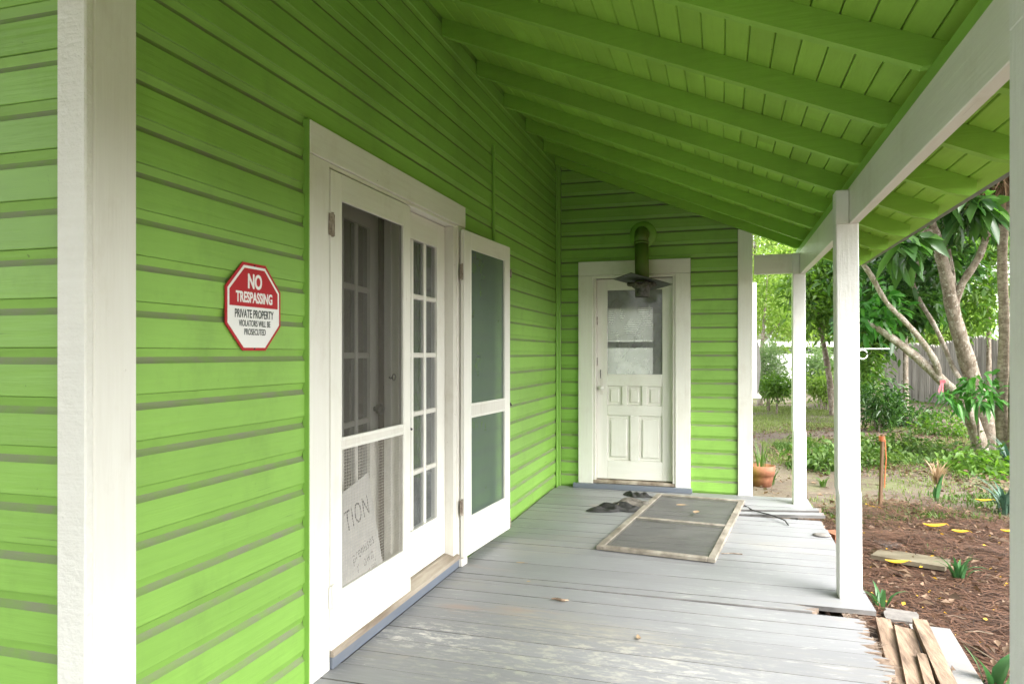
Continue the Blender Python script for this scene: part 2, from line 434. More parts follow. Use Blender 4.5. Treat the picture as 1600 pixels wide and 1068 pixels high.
# ------------------------------------------------------------------ mesh helpers
class MB:
    """Collects shapes; build() links them as one mesh object."""

    def __init__(self):
        self.v, self.f, self.m = [], [], []

    def add(self, vs, fs, mi=0):
        o = len(self.v)
        self.v += [Vector(v) for v in vs]
        self.f += [tuple(i + o for i in f) for f in fs]
        self.m += [mi] * len(fs)
        return self

    def box(self, a, b, mi=0):
        x0, y0, z0 = a
        x1, y1, z1 = b
        return self.add([(x0, y0, z0), (x1, y0, z0), (x1, y1, z0), (x0, y1, z0), (x0, y0, z1), (x1, y0, z1), (x1, y1, z1), (x0, y1, z1)],
                        [(0, 3, 2, 1), (4, 5, 6, 7), (0, 1, 5, 4), (1, 2, 6, 5), (2, 3, 7, 6), (3, 0, 4, 7)], mi)

    def cbox(self, a, b, c=0.003, mi=0):
        """box with all edges chamfered"""
        lo, hi = Vector(a), Vector(b)
        vs, idx = [], {}
        for sx in (0, 1):
            for sy in (0, 1):
                for sz in (0, 1):
                    corner = Vector((hi.x if sx else lo.x, hi.y if sy else lo.y, hi.z if sz else lo.z))
                    inn = Vector((-c if sx else c, -c if sy else c, -c if sz else c))
                    for ax in range(3):
                        p = corner + inn
                        p[ax] = corner[ax]
                        idx[(sx, sy, sz, ax)] = len(vs)
                        vs.append(p)
        fs = []
        for ax in range(3):
            o1, o2 = (ax + 1) % 3, (ax + 2) % 3
            for s in (0, 1):
                q = []
                for (u, w) in ((0, 0), (1, 0), (1, 1), (0, 1)):
                    k = [0, 0, 0]
                    k[ax], k[o1], k[o2] = s, u, w
                    q.append(idx[(*k, ax)])
                fs.append(tuple(q if s else q[::-1]))
            for u in (0, 1):
                for w in (0, 1):
                    k0, k1 = [0] * 3, [0] * 3
                    k0[o1] = k1[o1] = u
                    k0[o2] = k1[o2] = w
                    k0[ax], k1[ax] = 0, 1
                    q = [idx[(*k0, o1)], idx[(*k1, o1)], idx[(*k1, o2)], idx[(*k0, o2)]]
                    fs.append(tuple(q if (u == w) == False else q[::-1]))
        for sx in (0, 1):
            for sy in (0, 1):
                for sz in (0, 1):
                    q = [idx[(sx, sy, sz, a_)] for a_ in range(3)]
                    fs.append(tuple(q if (sx + sy + sz) % 2 else q[::-1]))
        return self.add(vs, fs, mi)

    def prism(self, poly, fn, t0, t1, mi=0, mats=None, caps=True):
        """poly of 2-D points, fn(p, t) -> 3-D point, extruded from t0 to t1"""
        n = len(poly)
        vs = [fn(p, t0) for p in poly] + [fn(p, t1) for p in poly]
        o = len(self.v)
        self.v += [Vector(v) for v in vs]
        for i in range(n):
            j = (i + 1) % n
            self.f.append((o + i, o + j, o + n + j, o + n + i))
            self.m.append(mats[i] if mats else mi)
        if caps:
            self.f += [tuple(o + i for i in range(n))[::-1], tuple(o + n + i for i in range(n))]
            self.m += [mi, mi]
        return self

    def tube(self, pts, rad, seg=10, mi=0, cap=True):
        pts = [Vector(p) for p in pts]
        if isinstance(rad, (int, float)):
            rad = [rad] * len(pts)
        o = len(self.v)
        n = len(pts)
        prev = None
        for i, p in enumerate(pts):
            t = (pts[min(i + 1, n - 1)] - pts[max(i - 1, 0)]).normalized()
            if prev is None:
                a = Vector((0, 0, 1)) if abs(t.z) < 0.9 else Vector((1, 0, 0))
                u = t.cross(a).normalized()
            else:
                u = (prev - t * prev.dot(t)).normalized()
            prev = u
            w = t.cross(u)
            for k in range(seg):
                an = 2 * math.pi * k / seg
                self.v.append(p + (u * math.cos(an) + w * math.sin(an)) * rad[i])
        for i in range(n - 1):
            for k in range(seg):
                k2 = (k + 1) % seg
                self.f.append((o + i * seg + k, o + i * seg + k2, o + (i + 1) * seg + k2, o + (i + 1) * seg + k))
                self.m.append(mi)
        if cap:
            self.f += [tuple(o + k for k in range(seg))[::-1], tuple(o + (n - 1) * seg + k for k in range(seg))]
            self.m += [mi, mi]
        return self

    def lathe(self, prof, centre, seg=24, mi=0, axis='z'):
        o = len(self.v)
        c = Vector(centre)
        for r, h in prof:
            for k in range(seg):
                a = 2 * math.pi * k / seg
                self.v.append(c + (Vector((r * math.cos(a), r * math.sin(a), h)) if axis == 'z' else Vector((r * math.cos(a), h, r * math.sin(a)))))
        for i in range(len(prof) - 1):
            for k in range(seg):
                k2 = (k + 1) % seg
                self.f.append((o + i * seg + k, o + i * seg + k2, o + (i + 1) * seg + k2, o + (i + 1) * seg + k))
                self.m.append(mi)
        return self

    def build(self, name, mats, parent=None, origin=(0, 0, 0), smooth=False, local=False):
        o = Vector(origin)
        me = bpy.data.meshes.new(name)
        me.from_pydata([v - o for v in self.v], [], self.f)
        for m in (mats if isinstance(mats, (list, tuple)) else [mats]):
            me.materials.append(M[m])
        if any(self.m):
            me.polygons.foreach_set('material_index', self.m)
        if smooth:
            me.polygons.foreach_set('use_smooth', [True] * len(self.f))
        me.update()
        return link(name, me, parent, o, local)


WP = {}


def link(name, data, parent=None, origin=(0, 0, 0), local=False):
    ob = bpy.data.objects.new(name, data)
    COL.objects.link(ob)
    o = Vector(origin)
    WP[ob.name] = o if not local else Vector((0, 0, 0))
    if parent is not None:
        ob.parent = parent
        ob.location = o - (Vector((0, 0, 0)) if local else WP[parent.name])
    else:
        ob.location = o
    return ob


def empty(name, loc, rz=0.0, parent=None):
    ob = link(name, None, parent, loc)
    ob.rotation_euler = (0, 0, rz)
    ob.empty_display_size = 0.1
    return ob


def tag(ob, label=None, cat=None, group=None, kind=None):
    if label:
        ob['label'] = label
    if cat:
        ob['category'] = cat
    if group:
        ob['group'] = group
    if kind:
        ob['kind'] = kind
    return ob


def rawmesh(name, verts, faces_flat, per, mat, parent=None, origin=(0, 0, 0), smooth=False):
    """fast mesh from numpy; faces_flat (F, per)"""
    me = bpy.data.meshes.new(name)
    v = np.asarray(verts, dtype=np.float32) - np.asarray(origin, dtype=np.float32)
    f = np.asarray(faces_flat, dtype=np.int32)
    me.vertices.add(len(v))
    me.vertices.foreach_set('co', v.ravel())
    me.loops.add(f.size)
    me.loops.foreach_set('vertex_index', f.ravel())
    me.polygons.add(len(f))
    me.polygons.foreach_set('loop_start', np.arange(0, f.size, per, dtype=np.int32))
    me.polygons.foreach_set('loop_total', np.full(len(f), per, dtype=np.int32))
    if smooth:
        me.polygons.foreach_set('use_smooth', np.ones(len(f), dtype=bool))
    me.materials.append(M[mat])
    me.update(calc_edges=True)
    return link(name, me, parent, origin)


def norm(a):
    return a / np.maximum(np.linalg.norm(a, axis=1, keepdims=True), 1e-9)


def leaves(cent, direc, length, width, fold=0.25, droop=0.2, big=False):
    """leaf blades: arrays of base points, directions, lengths, widths -> verts, tris"""
    n = len(cent)
    d = norm(direc)
    up = norm(NR.normal(size=(n, 3)) * 0.5 + np.array([0, 0, 1.0]))
    s = norm(np.cross(d, up))
    nn = np.cross(s, d)
    L = np.broadcast_to(np.asarray(length, float).reshape(-1, 1), (n, 1))
    W = np.broadcast_to(np.asarray(width, float).reshape(-1, 1), (n, 1))
    dn = np.array([[0, 0, -1.0]])
    if not big:
        mid = cent + d * L * 0.45
        v = np.stack([cent, mid + s * W * 0.5 + nn * W * fold, cent + d * L + dn * L * droop, mid - s * W * 0.5 + nn * W * fold], 1)
        f = np.array([[0, 1, 2], [0, 2, 3]])
        k = 4
    else:
        m1 = cent + d * L * 0.30
        m2 = cent + d * L * 0.68 + dn * L * droop * 0.45
        v = np.stack([cent, m1 + s * W * 0.43 + nn * W * fold, m1, m1 - s * W * 0.43 + nn * W * fold,
                      m2 + s * W * 0.46 + nn * W * fold, m2, m2 - s * W * 0.46 + nn * W * fold, cent + d * L + dn * L * droop], 1)
        f = np.array([[0, 1, 2], [0, 2, 3], [1, 4, 5], [1, 5, 2], [2, 5, 6], [2, 6, 3], [4, 7, 5], [5, 7, 6]])
        k = 8
    F = (f[None] + (np.arange(n) * k)[:, None, None]).reshape(-1, 3)
    return v.reshape(-1, 3), F


def crown(name, blobs, per, size, mat, parent, origin, big=False, ratio=0.45, clump=0.18, droop=0.25, shell=0.5):
    """leaf clumps in a set of ellipsoids: blobs = [(centre, (rx, ry, rz), clumps)]"""
    C, D = [], []
    for c, r, n in blobs:
        u = norm(NR.normal(size=(n, 3)))
        rad = (shell + (1 - shell) * NR.random((n, 1))) ** 0.8
        ctr = np.array(c) + u * rad * np.array(r)
        tw = norm(u + NR.normal(size=(n, 3)) * 0.7)
        for i in range(n):
            k = per
            off = NR.normal(size=(k, 3)) * clump
            C.append(ctr[i] + off)
            D.append(tw[i] + norm(NR.normal(size=(k, 3))) * 1.0)
    C, D = np.concatenate(C), np.concatenate(D)
    L = size * (0.65 + 0.7 * NR.random(len(C)))
    v, f = leaves(C, D, L, L * ratio, 0.2, droop, big)
    return rawmesh(name, v, f, 3, mat, parent, origin)


def straps(name, base, n, length, width, mat, parent=None, origin=None, lean=0.7, spread=0.05, seg=5, up=1.0, az=None):
    """arching strap leaves from one base"""
    V, F = [], []
    b = np.array(base, float)
    for i in range(n):
        a = R.uniform(0, 2 * math.pi) if az is None else R.gauss(az, 0.7)
        L = length * R.uniform(0.6, 1.15)
        ln = lean * R.uniform(0.5, 1.3)
        w = width * R.uniform(0.7, 1.2)
        h = np.array([math.cos(a), math.sin(a), 0])
        s = np.array([-math.sin(a), math.cos(a), 0])
        p = b + h * spread * R.random()
        o = len(V)
        ang = math.pi / 2 * up - 0.15 * R.random()
        for k in range(seg + 1):
            t = k / seg
            ww = w * (0.55 + 0.9 * t if t < 0.4 else (1 - t) * 1.5) * 0.5
            V += [p + s * ww + np.array([0, 0, ww * 0.4]), p.copy(), p - s * ww + np.array([0, 0, ww * 0.4])]
            e = max(-1.2, ang - ln * t * 2.2)
            p = p + (h * math.cos(e) + np.array([0, 0, math.sin(e)])) * L / seg
        for k in range(seg):
            q = o + 3 * k
            F += [[q, q + 1, q + 4, q + 3], [q + 1, q + 2, q + 5, q + 4]]
    return rawmesh(name, V, F, 4, mat, parent, origin if origin is not None else base, True)


# ------------------------------------------------------------------ ground
def gh(x, y):
    """height of the yard"""
    far = np.clip((np.hypot(x - 1.5, y) - 9) / 12, 0, 1)
    return -0.20 + far * np.clip((x - 5.0) * 0.03, -0.12, 0.22) + 0.025 * np.sin(x * 1.7 + 0.4) * np.cos(y * 1.3) * np.clip((x - 2.3) * 0.8, 0, 1)


def ground():
    xs = np.unique(np.concatenate([np.linspace(-300, -8, 12), np.linspace(-8, 30, 96), np.linspace(30, 300, 12)]))
    ys = np.unique(np.concatenate([np.linspace(-200, -6, 10), np.linspace(-6, 42, 110), np.linspace(42, 400, 12)]))
    X, Y = np.meshgrid(xs, ys, indexing='ij')
    Z = gh(X, Y)
    nx, ny = len(xs), len(ys)
    v = np.stack([X, Y, Z], -1).reshape(-1, 3)
    i = np.arange(nx * ny).reshape(nx, ny)
    f = np.stack([i[:-1, :-1], i[1:, :-1], i[1:, 1:], i[:-1, 1:]], -1).reshape(-1, 4)
    g = rawmesh('ground', v, f, 4, 'ground', smooth=True)
    tag(g, 'sandy brown yard soil beside the porch', kind='structure')


ground()

# ------------------------------------------------------------------ house: walls, siding, casings, doors
house = tag(empty('house', (-0.5, 4.0, -0.2)), 'lime green clapboard house with white trim and white doors', 'house')
E = 0.13            # siding exposure
Z0 = -0.115
WT = 3.40           # wall top
YB = 6.80           # face of the wing wall
YC = 1.42           # near corner of the house


def rz_bottom(x):
    return 3.15 - 0.417 * x


SID = [(-0.0015, 0.0008), (0, 0.0025), (0, E - 0.044), (-0.0050, E - 0.0390), (-0.0095, E - 0.032), (-0.0120, E - 0.0245), (-0.0080, E - 0.012), (-0.0040, E - 0.0006), (-0.018, E - 0.0006), (-0.018, 0.0008)]
SIDM = [0, 0, 1, 1, 1, 0, 0, 0, 0, 0]


def siding_row(parent, z, a, b, plane):
    """one board from a to b along the wall; plane: 'm' main wall x=0, 'b' wing wall y=YB, 'l' end wall y=YC"""
    mb = MB()
    jit = R.uniform(-0.0012, 0.0012)
    if plane == 'm':
        mb.prism(SID, lambda p, t: (p[0] + jit, t, z + p[1]), a, b, mats=SIDM)
        return mb.build('siding_board', ['green_y', 'dust'], parent, (0, (a + b) / 2, z))
    yy = YB if plane == 'b' else YC
    mb.prism(SID, lambda p, t: (t, yy - p[0] - jit, z + p[1]), b, a, mats=SIDM)
    return mb.build('siding_board', ['green_x', 'dust'], parent, ((a + b) / 2, yy, z))


main_wall = empty('porch_wall', (0, 4.1, 0), parent=house)
wing_wall = empty('wing_wall', (0.9, YB, 0), parent=house)
end_wall = empty('end_wall', (-0.4, YC, 0), parent=house)
CL, CR, CHD = 2.41, 4.155, 2.215      # casing outer left / right, head top
rows = int((WT - Z0) / E)
for i in range(rows):
    z = Z0 + i * E
    if z + E <= CHD - 0.0:
        segs = [(1.555, CL - 0.004), (CR + 0.004, YB - 0.004)]
    elif z < CHD:
        # notched row beside and above the head casing
        segs = [(1.555, CL - 0.004), (CR + 0.004, YB - 0.004)]
    else:
        segs = [(1.555, YB - 0.004)]
    for a, b in segs:
        if b - a > 3.4 and i % 3 == 1:
            c = R.uniform(a + 1.2, b - 1.2)
            siding_row(main_wall, z, a, c - 0.0015, 'm')
            siding_row(main_wall, z, c + 0.0015, b, 'm')
        else:
            siding_row(main_wall, z, a, b, 'm')
    siding_row(end_wall, z, -1.6, -0.068, 'l')
    xm = min(1.704, (3.30 - z) / 0.417)
    if xm < 0.3:
        continue
    if z < 2.19:
        siding_row(wing_wall, z, 0.045, 0.219, 'b')
        siding_row(wing_wall, z, 1.287, xm, 'b')
    else:
        siding_row(wing_wall, z, 0.045, xm, 'b')
# the strip of the notched row over the head casing
zt = Z0 + int((CHD - Z0) / E) * E
MB().box((-0.018, CL - 0.004, CHD + 0.001), (-0.004, CR + 0.004, zt + E - 0.001)).build('siding_board', 'green_y', main_wall, (0, 3.3, CHD))
MB().box((0.219, YB + 0.004, 2.1915), (1.287, YB + 0.018, zt + E - 0.001)).build('siding_board', 'green_x', wing_wall, (0.7, YB, 2.19))

# sheathing behind the boards, with the openings left free
mb = MB()
for a, b, z0, z1 in ((YC + 0.03, 2.555, -0.2, 3.45), (4.02, 6.95, -0.2, 3.45), (2.555, 4.02, 2.07, 3.45), (2.555, 4.02, -0.2, 0.05)):
    mb.box((-0.12, a, z0), (-0.0185, b, z1))
mb.build('sheathing', 'interior', main_wall, (-0.07, 4, 0))
mb = MB()
for a, b, z0, z1 in ((-0.0, 0.36, -0.2, 3.2), (1.15, 1.80, -0.2, 2.45), (0.36, 1.15, 2.02, 2.7), (0.36, 1.15, -0.2, 0.03)):
    mb.box((a, YB + 0.0185, z0), (b, YB + 0.12, z1))
mb.build('sheathing', 'interior', wing_wall, (0.9, YB, 0))
MB().box((-4.2, YC + 0.0185, -0.2), (-0.01, YC + 0.12, 3.45)).build('sheathing', 'interior', end_wall, (-2, YC, 0))
# rooms behind: dim hall behind the double door, a room with a window behind the wing door
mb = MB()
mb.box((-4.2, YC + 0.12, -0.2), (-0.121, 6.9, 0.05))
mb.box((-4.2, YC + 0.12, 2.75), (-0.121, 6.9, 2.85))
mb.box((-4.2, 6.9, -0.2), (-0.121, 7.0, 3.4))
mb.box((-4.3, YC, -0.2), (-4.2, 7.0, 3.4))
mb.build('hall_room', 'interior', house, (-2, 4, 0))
WX0, WX1, WZ0, WZ1 = 0.14, 0.735, 1.03, 1.88
mb = MB()
mb.box((-1.5, 6.93, -0.2), (1.80, 9.0, 0.05))
mb.box((-1.5, 6.93, 2.28), (1.80, 9.0, 2.36))
mb.box((-1.6, 7.0, -0.2), (-1.5, 9.1, 2.4))
for a, b, z0, z1 in ((-1.5, WX0, -0.2, 2.36), (WX1, 1.8, -0.2, 2.36), (WX0, WX1, -0.2, WZ0), (WX0, WX1, WZ1, 2.36)):
    mb.box((a, 9.0, z0), (b, 9.1, z1))
mb.build('back_room', 'interior_light', house, (0.5, 8, 0))
wn_ = empty('window', (0.44, 9.0, 1.45), parent=house)
MB().cbox((WX0, 8.97, 1.37), (WX1, 9.03, 1.45)).build('sash_bar', 'white_x', wn_, (0.44, 9, 1.4))
for k in range(17):
    z = 1.47 + k * 0.024
    mb = MB()
    mb.add([(WX0, 8.955, z), (WX1, 8.955, z), (WX1, 8.975, z + 0.013), (WX0, 8.975, z + 0.013)], [(0, 1, 2, 3)])
    mb.build('blind_slat', 'vinyl', wn_, (0.44, 8.96, z))
MB().box((WX0, 9.04, WZ0), (WX1, 9.045, WZ1)).build('pane', 'milky', wn_, (0.44, 9.04, 1.45))
# solid back of the wing (its east side and roof line)
mb = MB()
mb.box((1.80, 6.93, -0.2), (1.825, 12.5, 2.46))
mb.build('wing_side_wall', 'green_y', house, (1.8, 9, 0))
mb = MB()
mb.add([(-4.4, 7.02, 4.40), (1.84, 7.02, 2.50), (1.84, 9.2, 2.50), (-4.4, 9.2, 4.40), (-4.4, 7.02, 4.30), (1.84, 7.02, 2.44), (1.84, 9.2, 2.44), (-4.4, 9.2, 4.30)],
       [(0, 1, 2, 3), (7, 6, 5, 4), (0, 4, 5, 1), (1, 5, 6, 2), (2, 6, 7, 3), (3, 7, 4, 0)])
mb.build('wing_roof', 'roofing', house, (0, 9, 2.4))
mb = MB()
mb.add([(0.05, -3.3, 3.36), (-4.5, -3.3, 5.2), (-4.5, 7.0, 5.2), (0.05, 7.0, 3.36), (0.05, -3.3, 3.30), (-4.5, -3.3, 5.12), (-4.5, 7.0, 5.12), (0.05, 7.0, 3.30)],
       [(0, 1, 2, 3), (7, 6, 5, 4), (0, 4, 5, 1), (1, 5, 6, 2), (2, 6, 7, 3), (3, 7, 4, 0)])
mb.build('main_roof', 'roofing', house, (-2, 4, 4))

# corner boards
MB().cbox((-0.004, YC - 0.002, -0.18), (0.026, 1.556, 3.32), 0.004).build('corner_board', 'white_z', house, (0.01, 1.5, -0.18))
MB().cbox((-0.068, YC - 0.028, -0.18), (0.026, YC - 0.0025, 3.32), 0.004).build('corner_board', 'white_rough', house, (-0.03, YC, -0.18))
MB().cbox((1.706, YB - 0.026, -0.18), (1.834, YB + 0.002, 2.44), 0.004).build('corner_board', 'white_z', house, (1.77, YB, -0.18))
MB().cbox((1.808, YB + 0.0025, -0.18), (1.834, YB + 0.13, 2.44), 0.004).build('corner_board', 'white_z', house, (1.82, YB, -0.18))
MB().cbox((0.0008, YB - 0.022, -0.1), (0.043, YB - 0.001, 3.2), 0.003).build('corner_bead', 'green_z', house, (0.02, YB, 0))
MB().cbox((0.0005, YB - 0.048, -0.1), (0.020, YB - 0.023, 3.2), 0.003).build('corner_bead', 'green_z', house, (0.02, YB, 0))

# french-door casing; its outer edges are green
def casing_edge(y0, y1, z0, z1, parent=house):
    MB().box((-0.010, y0, z0), (0.0175, y1, z1)).build('casing_edge', 'green_z', parent, (0.01, y0, z0))


MB().cbox((-0.005, CL + 0.003, 0.0), (0.019, 2.558, 2.0835), 0.003).build('door_casing', 'white_z', house, (0.01, 2.5, 0))
MB().cbox((-0.005, 4.022, 0.0), (0.019, CR - 0.003, 2.0835), 0.003).build('door_casing', 'white_worn', house, (0.01, 4.1, 0))
MB().cbox((-0.005, CL + 0.003, 2.0855), (0.022, CR - 0.003, CHD), 0.003).build('head_casing', 'white_y', house, (0.01, 3.3, 2.15))
casing_edge(CL - 0.0035, CL + 0.0025, 0.0, CHD)
casing_edge(CR - 0.0025, CR + 0.0035, 0.0, CHD)
# jambs, stop, sill
MB().cbox((-0.118, 2.5565, 0.055), (-0.006, 2.562, 2.066), 0.001).build('jamb', 'white_z', house, (-0.06, 2.56, 0))
MB().cbox((-0.118, 3.962, 0.055), (0.014, 4.0205, 2.066), 0.002).build('jamb', 'white_worn', house, (-0.06, 4.0, 0))
MB().cbox((-0.118, 2.562, 2.0665), (0.014, 4.0205, 2.084), 0.002).build('head_jamb', 'white_y', house, (-0.06, 3.3, 2.07))
mb = MB()
mb.prism([(-0.118, 0.052), (0.034, 0.052), (0.034, 0.074), (-0.025, 0.092), (-0.118, 0.094)], lambda p, t: (p[0], t, p[1]), 4.02, 2.563)
mb.build('door_sill', 'sill_wood', house, (0, 3.3, 0.07))
MB().cbox((0.0, 2.563, 0.002), (0.029, 4.02, 0.0515), 0.002).build('sill_riser', 'blue_grey', house, (0.02, 3.3, 0))
MB().cbox((-0.004, 2.5, 0.0), (0.0, 2.6, 0.05), 0.001).build('sill_block', 'blue_grey', house, (0, 2.5, 0))


def hinge(parent, y, z, x=0.018, mat='rust', s=1.0):
    mb = MB()
    mb.cbox((x, y - 0.022 * s, z - 0.045), (x + 0.004, y + 0.022 * s, z + 0.045), 0.001)
    mb.tube([(x + 0.006, y, z - 0.05), (x + 0.006, y, z + 0.05)], 0.006, 8)
    mb.build('hinge', mat, parent, (x, y, z), local=True)


def screen_door(name_loc, rz, W, zb, zt, mats, stile=0.085, top=0.112, bot=0.235, mid=(0.895, 0.942), paint_z='white_z', paint_y='white_y'):
    d = empty('screen_door', name_loc, rz, parent=house)
    T = 0.013
    MB().cbox((-T, 0, zb), (T, stile, zt), 0.002).build('stile', paint_z, d, (0, 0, 0), local=True)
    MB().cbox((-T, W - stile, zb), (T, W, zt), 0.002).build('stile', paint_z, d, (0, 0, 0), local=True)
    MB().cbox((-T, stile + 0.0005, zb), (T, W - stile - 0.0005, zb + bot), 0.002).build('bottom_rail', paint_y, d, (0, 0, 0), local=True)
    MB().cbox((-T, stile + 0.0005, zt - top), (T, W - stile - 0.0005, zt), 0.002).build('top_rail', paint_y, d, (0, 0, 0), local=True)
    MB().cbox((-T, stile + 0.0005, mid[0]), (T, W - stile - 0.0005, mid[1]), 0.002).build('middle_rail', 'white_worn', d, (0, 0, 0), local=True)
    # thin moulding round the screens, on the outer face
    for z0, z1 in ((zb + bot, mid[0]), (mid[1], zt - top)):
        mb = MB()
        for a, b in (((0.0035, stile - 0.014, z0 - 0.012), (0.0150, stile + 0.002, z1 + 0.012)),
                     ((0.0035, W - stile - 0.002, z0 - 0.012), (0.0150, W - stile + 0.014, z1 + 0.012)),
                     ((0.0035, stile + 0.003, z0 - 0.012), (0.0145, W - stile - 0.003, z0 + 0.003)),
                     ((0.0035, stile + 0.003, z1 - 0.003), (0.0145, W - stile - 0.003, z1 + 0.012))):
            mb.cbox(a, b, 0.002)
        mb.build('screen_moulding', 'white_z', d, (0, 0, 0), local=True)
    for (z0, z1), mm in (((mid[1], zt - top), mats[0]), ((zb + bot, mid[0]), mats[1])):
        MB().add([(0.001, stile - 0.002, z0), (0.001, W - stile + 0.002, z0), (0.001, W - stile + 0.002, z1), (0.001, stile - 0.002, z1)], [(0, 1, 2, 3)]).build('insect_screen', mm, d, (0, 0, 0), local=True)
    return d


ls = screen_door((0.008, 2.563, 0), 0.0, 0.775, 0.058, 2.058, ('screen_dark', 'screen_clear'), bot=0.245)
hinge(ls, 0.004, 1.83, 0.013)
hinge(ls, 0.004, 0.30, 0.013, 'white_worn')
# hardware cloth over the lower screen
mb = MB()
W_, zA, zB = 0.775, 0.305, 0.893
for k in range(44):
    y = 0.087 + k * (W_ - 0.174) / 43
    mb.box((0.0030, y - 0.0006, zA), (0.0042, y + 0.0006, zB))
for k in range(43):
    z = zA + k * (zB - zA) / 42
    mb.box((0.0043, 0.086, z - 0.0006), (0.0055, W_ - 0.086, z + 0.0006))
tag(mb.build('wire_mesh', 'wire', ls, (0, 0, 0), local=True), kind='stuff')
# hook and eye hanging inside the screen, latch on the edge
mb = MB()
pts = [(-0.004, 0.565, 1.18), (-0.012, 0.585, 1.185), (-0.012, 0.60, 1.175), (-0.012, 0.615, 1.185)]
mb.tube(pts, 0.0028, 6)
mb.tube([(-0.012, 0.632 + 0.016 * math.cos(a), 1.182 + 0.016 * math.sin(a)) for a in np.linspace(math.pi, 3 * math.pi, 17)], 0.0028, 6)
mb.build('hook_and_eye', 'dark_metal', ls, (0, 0, 0), local=True)
MB().tube([(0.0, 0.772, 0.915), (0.004, 0.79, 0.912), (0.012, 0.796, 0.905)], 0.006, 8).build('latch', 'dark_metal', ls, (0, 0, 0), local=True)

rs = screen_door((0.040, 4.046, 0), math.radians(-4.2), 0.785, 0.050, 2.058, ('screen_teal', 'screen_teal'), stile=0.105, top=0.105, bot=0.235, mid=(0.90, 0.985))
hinge(rs, -0.006, 1.80, -0.004)
hinge(rs, -0.006, 0.36, -0.004)
MB().cbox((-0.02, -0.03, 0.003), (0.012, 0.05, 0.047), 0.003).build('foot_block', 'white_worn', rs, (0, 0, 0), local=True)
MB().tube([(0.004, 0.787, 1.885), (0.012, 0.797, 1.90), (0.014, 0.80, 1.87), (0.010, 0.797, 1.845)], 0.008, 8).build('corner_bracket', 'rust', rs, (0, 0, 0), local=True)
MB().tube([(0.0, 0.787, 0.945), (0.010, 0.80, 0.942), (0.016, 0.80, 0.925)], 0.007, 8).build('latch', 'dark_metal', rs, (0, 0, 0), local=True)
MB().tube([(0.002, 0.79, 0.13), (0.010, 0.80, 0.12), (0.010, 0.802, 0.055)], 0.005, 8).build('corner_bracket', 'rust', rs, (0, 0, 0), local=True)


def french_leaf(loc, rz):
    d = empty('french_door', loc, rz, parent=house)
    W, zb, zt, st = 0.72, 0.098, 2.062, 0.115
    g0, g1 = 0.34, 1.92
    T = 0.02
    MB().cbox((-T, 0, zb), (T, st, zt), 0.002).build('stile', 'white_z', d, (0, 0, 0), local=True)
    MB().cbox((-T, W - st, zb), (T, W, zt), 0.002).build('stile', 'white_z', d, (0, 0, 0), local=True)
    MB().cbox((-T, st + 0.0005, zb), (T, W - st - 0.0005, g0), 0.002).build('bottom_rail', 'white_y', d, (0, 0, 0), local=True)
    MB().cbox((-T, st + 0.0005, g1), (T, W - st - 0.0005, zt), 0.002).build('top_rail', 'white_y', d, (0, 0, 0), local=True)
    lw = (W - 2 * st - 2 * 0.028) / 3
    lh = (g1 - g0 - 4 * 0.028) / 5
    for k in range(2):
        y = st + (k + 1) * lw + k * 0.028
        MB().cbox((-0.014, y, g0 + 0.0005), (0.014, y + 0.028, g1 - 0.0005), 0.005).build('muntin', 'white_z', d, (0, 0, 0), local=True)
    for j in range(4):
        z = g0 + (j + 1) * lh + j * 0.028
        for k in range(3):
            y = st + k * (lw + 0.028)
            MB().cbox((-0.013, y + 0.0005, z), (0.013, y + lw - 0.0005, z + 0.028), 0.005).build('muntin', 'white_worn', d, (0, 0, 0), local=True)
    for j in range(5):
        for k in range(3):
            y, z = st + k * (lw + 0.028), g0 + j * (lh + 0.028)
            MB().add([(0.002, y - 0.004, z - 0.004), (0.002, y + lw + 0.004, z - 0.004), (0.002, y + lw + 0.004, z + lh + 0.004), (0.002, y - 0.004, z + lh + 0.004)], [(0, 1, 2, 3)]).build('pane', 'glass_dusty', d, (0, 0, 0), local=True)
    return d


french_leaf((-0.060, 3.238, 0), 0.0)
fl = french_leaf((-0.060, 2.566, 0), math.radians(7.5))
kn = MB().lathe([(0.0, 0.052), (0.018, 0.05), (0.028, 0.035), (0.024, 0.018), (0.011, 0.012), (0.011, 0.0), (0.024, -0.002), (0.0, -0.003)], (0, 0, 0), 16).build('door_knob', 'dark_metal', fl, (0, 0, 0), local=True, smooth=True)
kn.location = (0.02, 0.655, 1.02)
kn.rotation_euler = (0, math.radians(90), 0)
# a brown curtain hanging in the hall behind the gap
mb = MB()
pts = [(-0.42 + 0.035 * math.sin(k * 1.9), 3.15 + k * 0.07) for k in range(20)]
for i in range(19):
    (xa, ya), (xb, yb) = pts[i], pts[i + 1]
    mb.add([(xa, ya, 0.1), (xb, yb, 0.1), (xb, yb, 2.2), (xa, ya, 2.2)], [(0, 1, 2, 3)])
tag(mb.build('curtain', 'brown_curtain', None, (-0.42, 3.8, 0.1), smooth=True), 'dark brown curtain hanging inside behind the glazed double door', 'curtain')

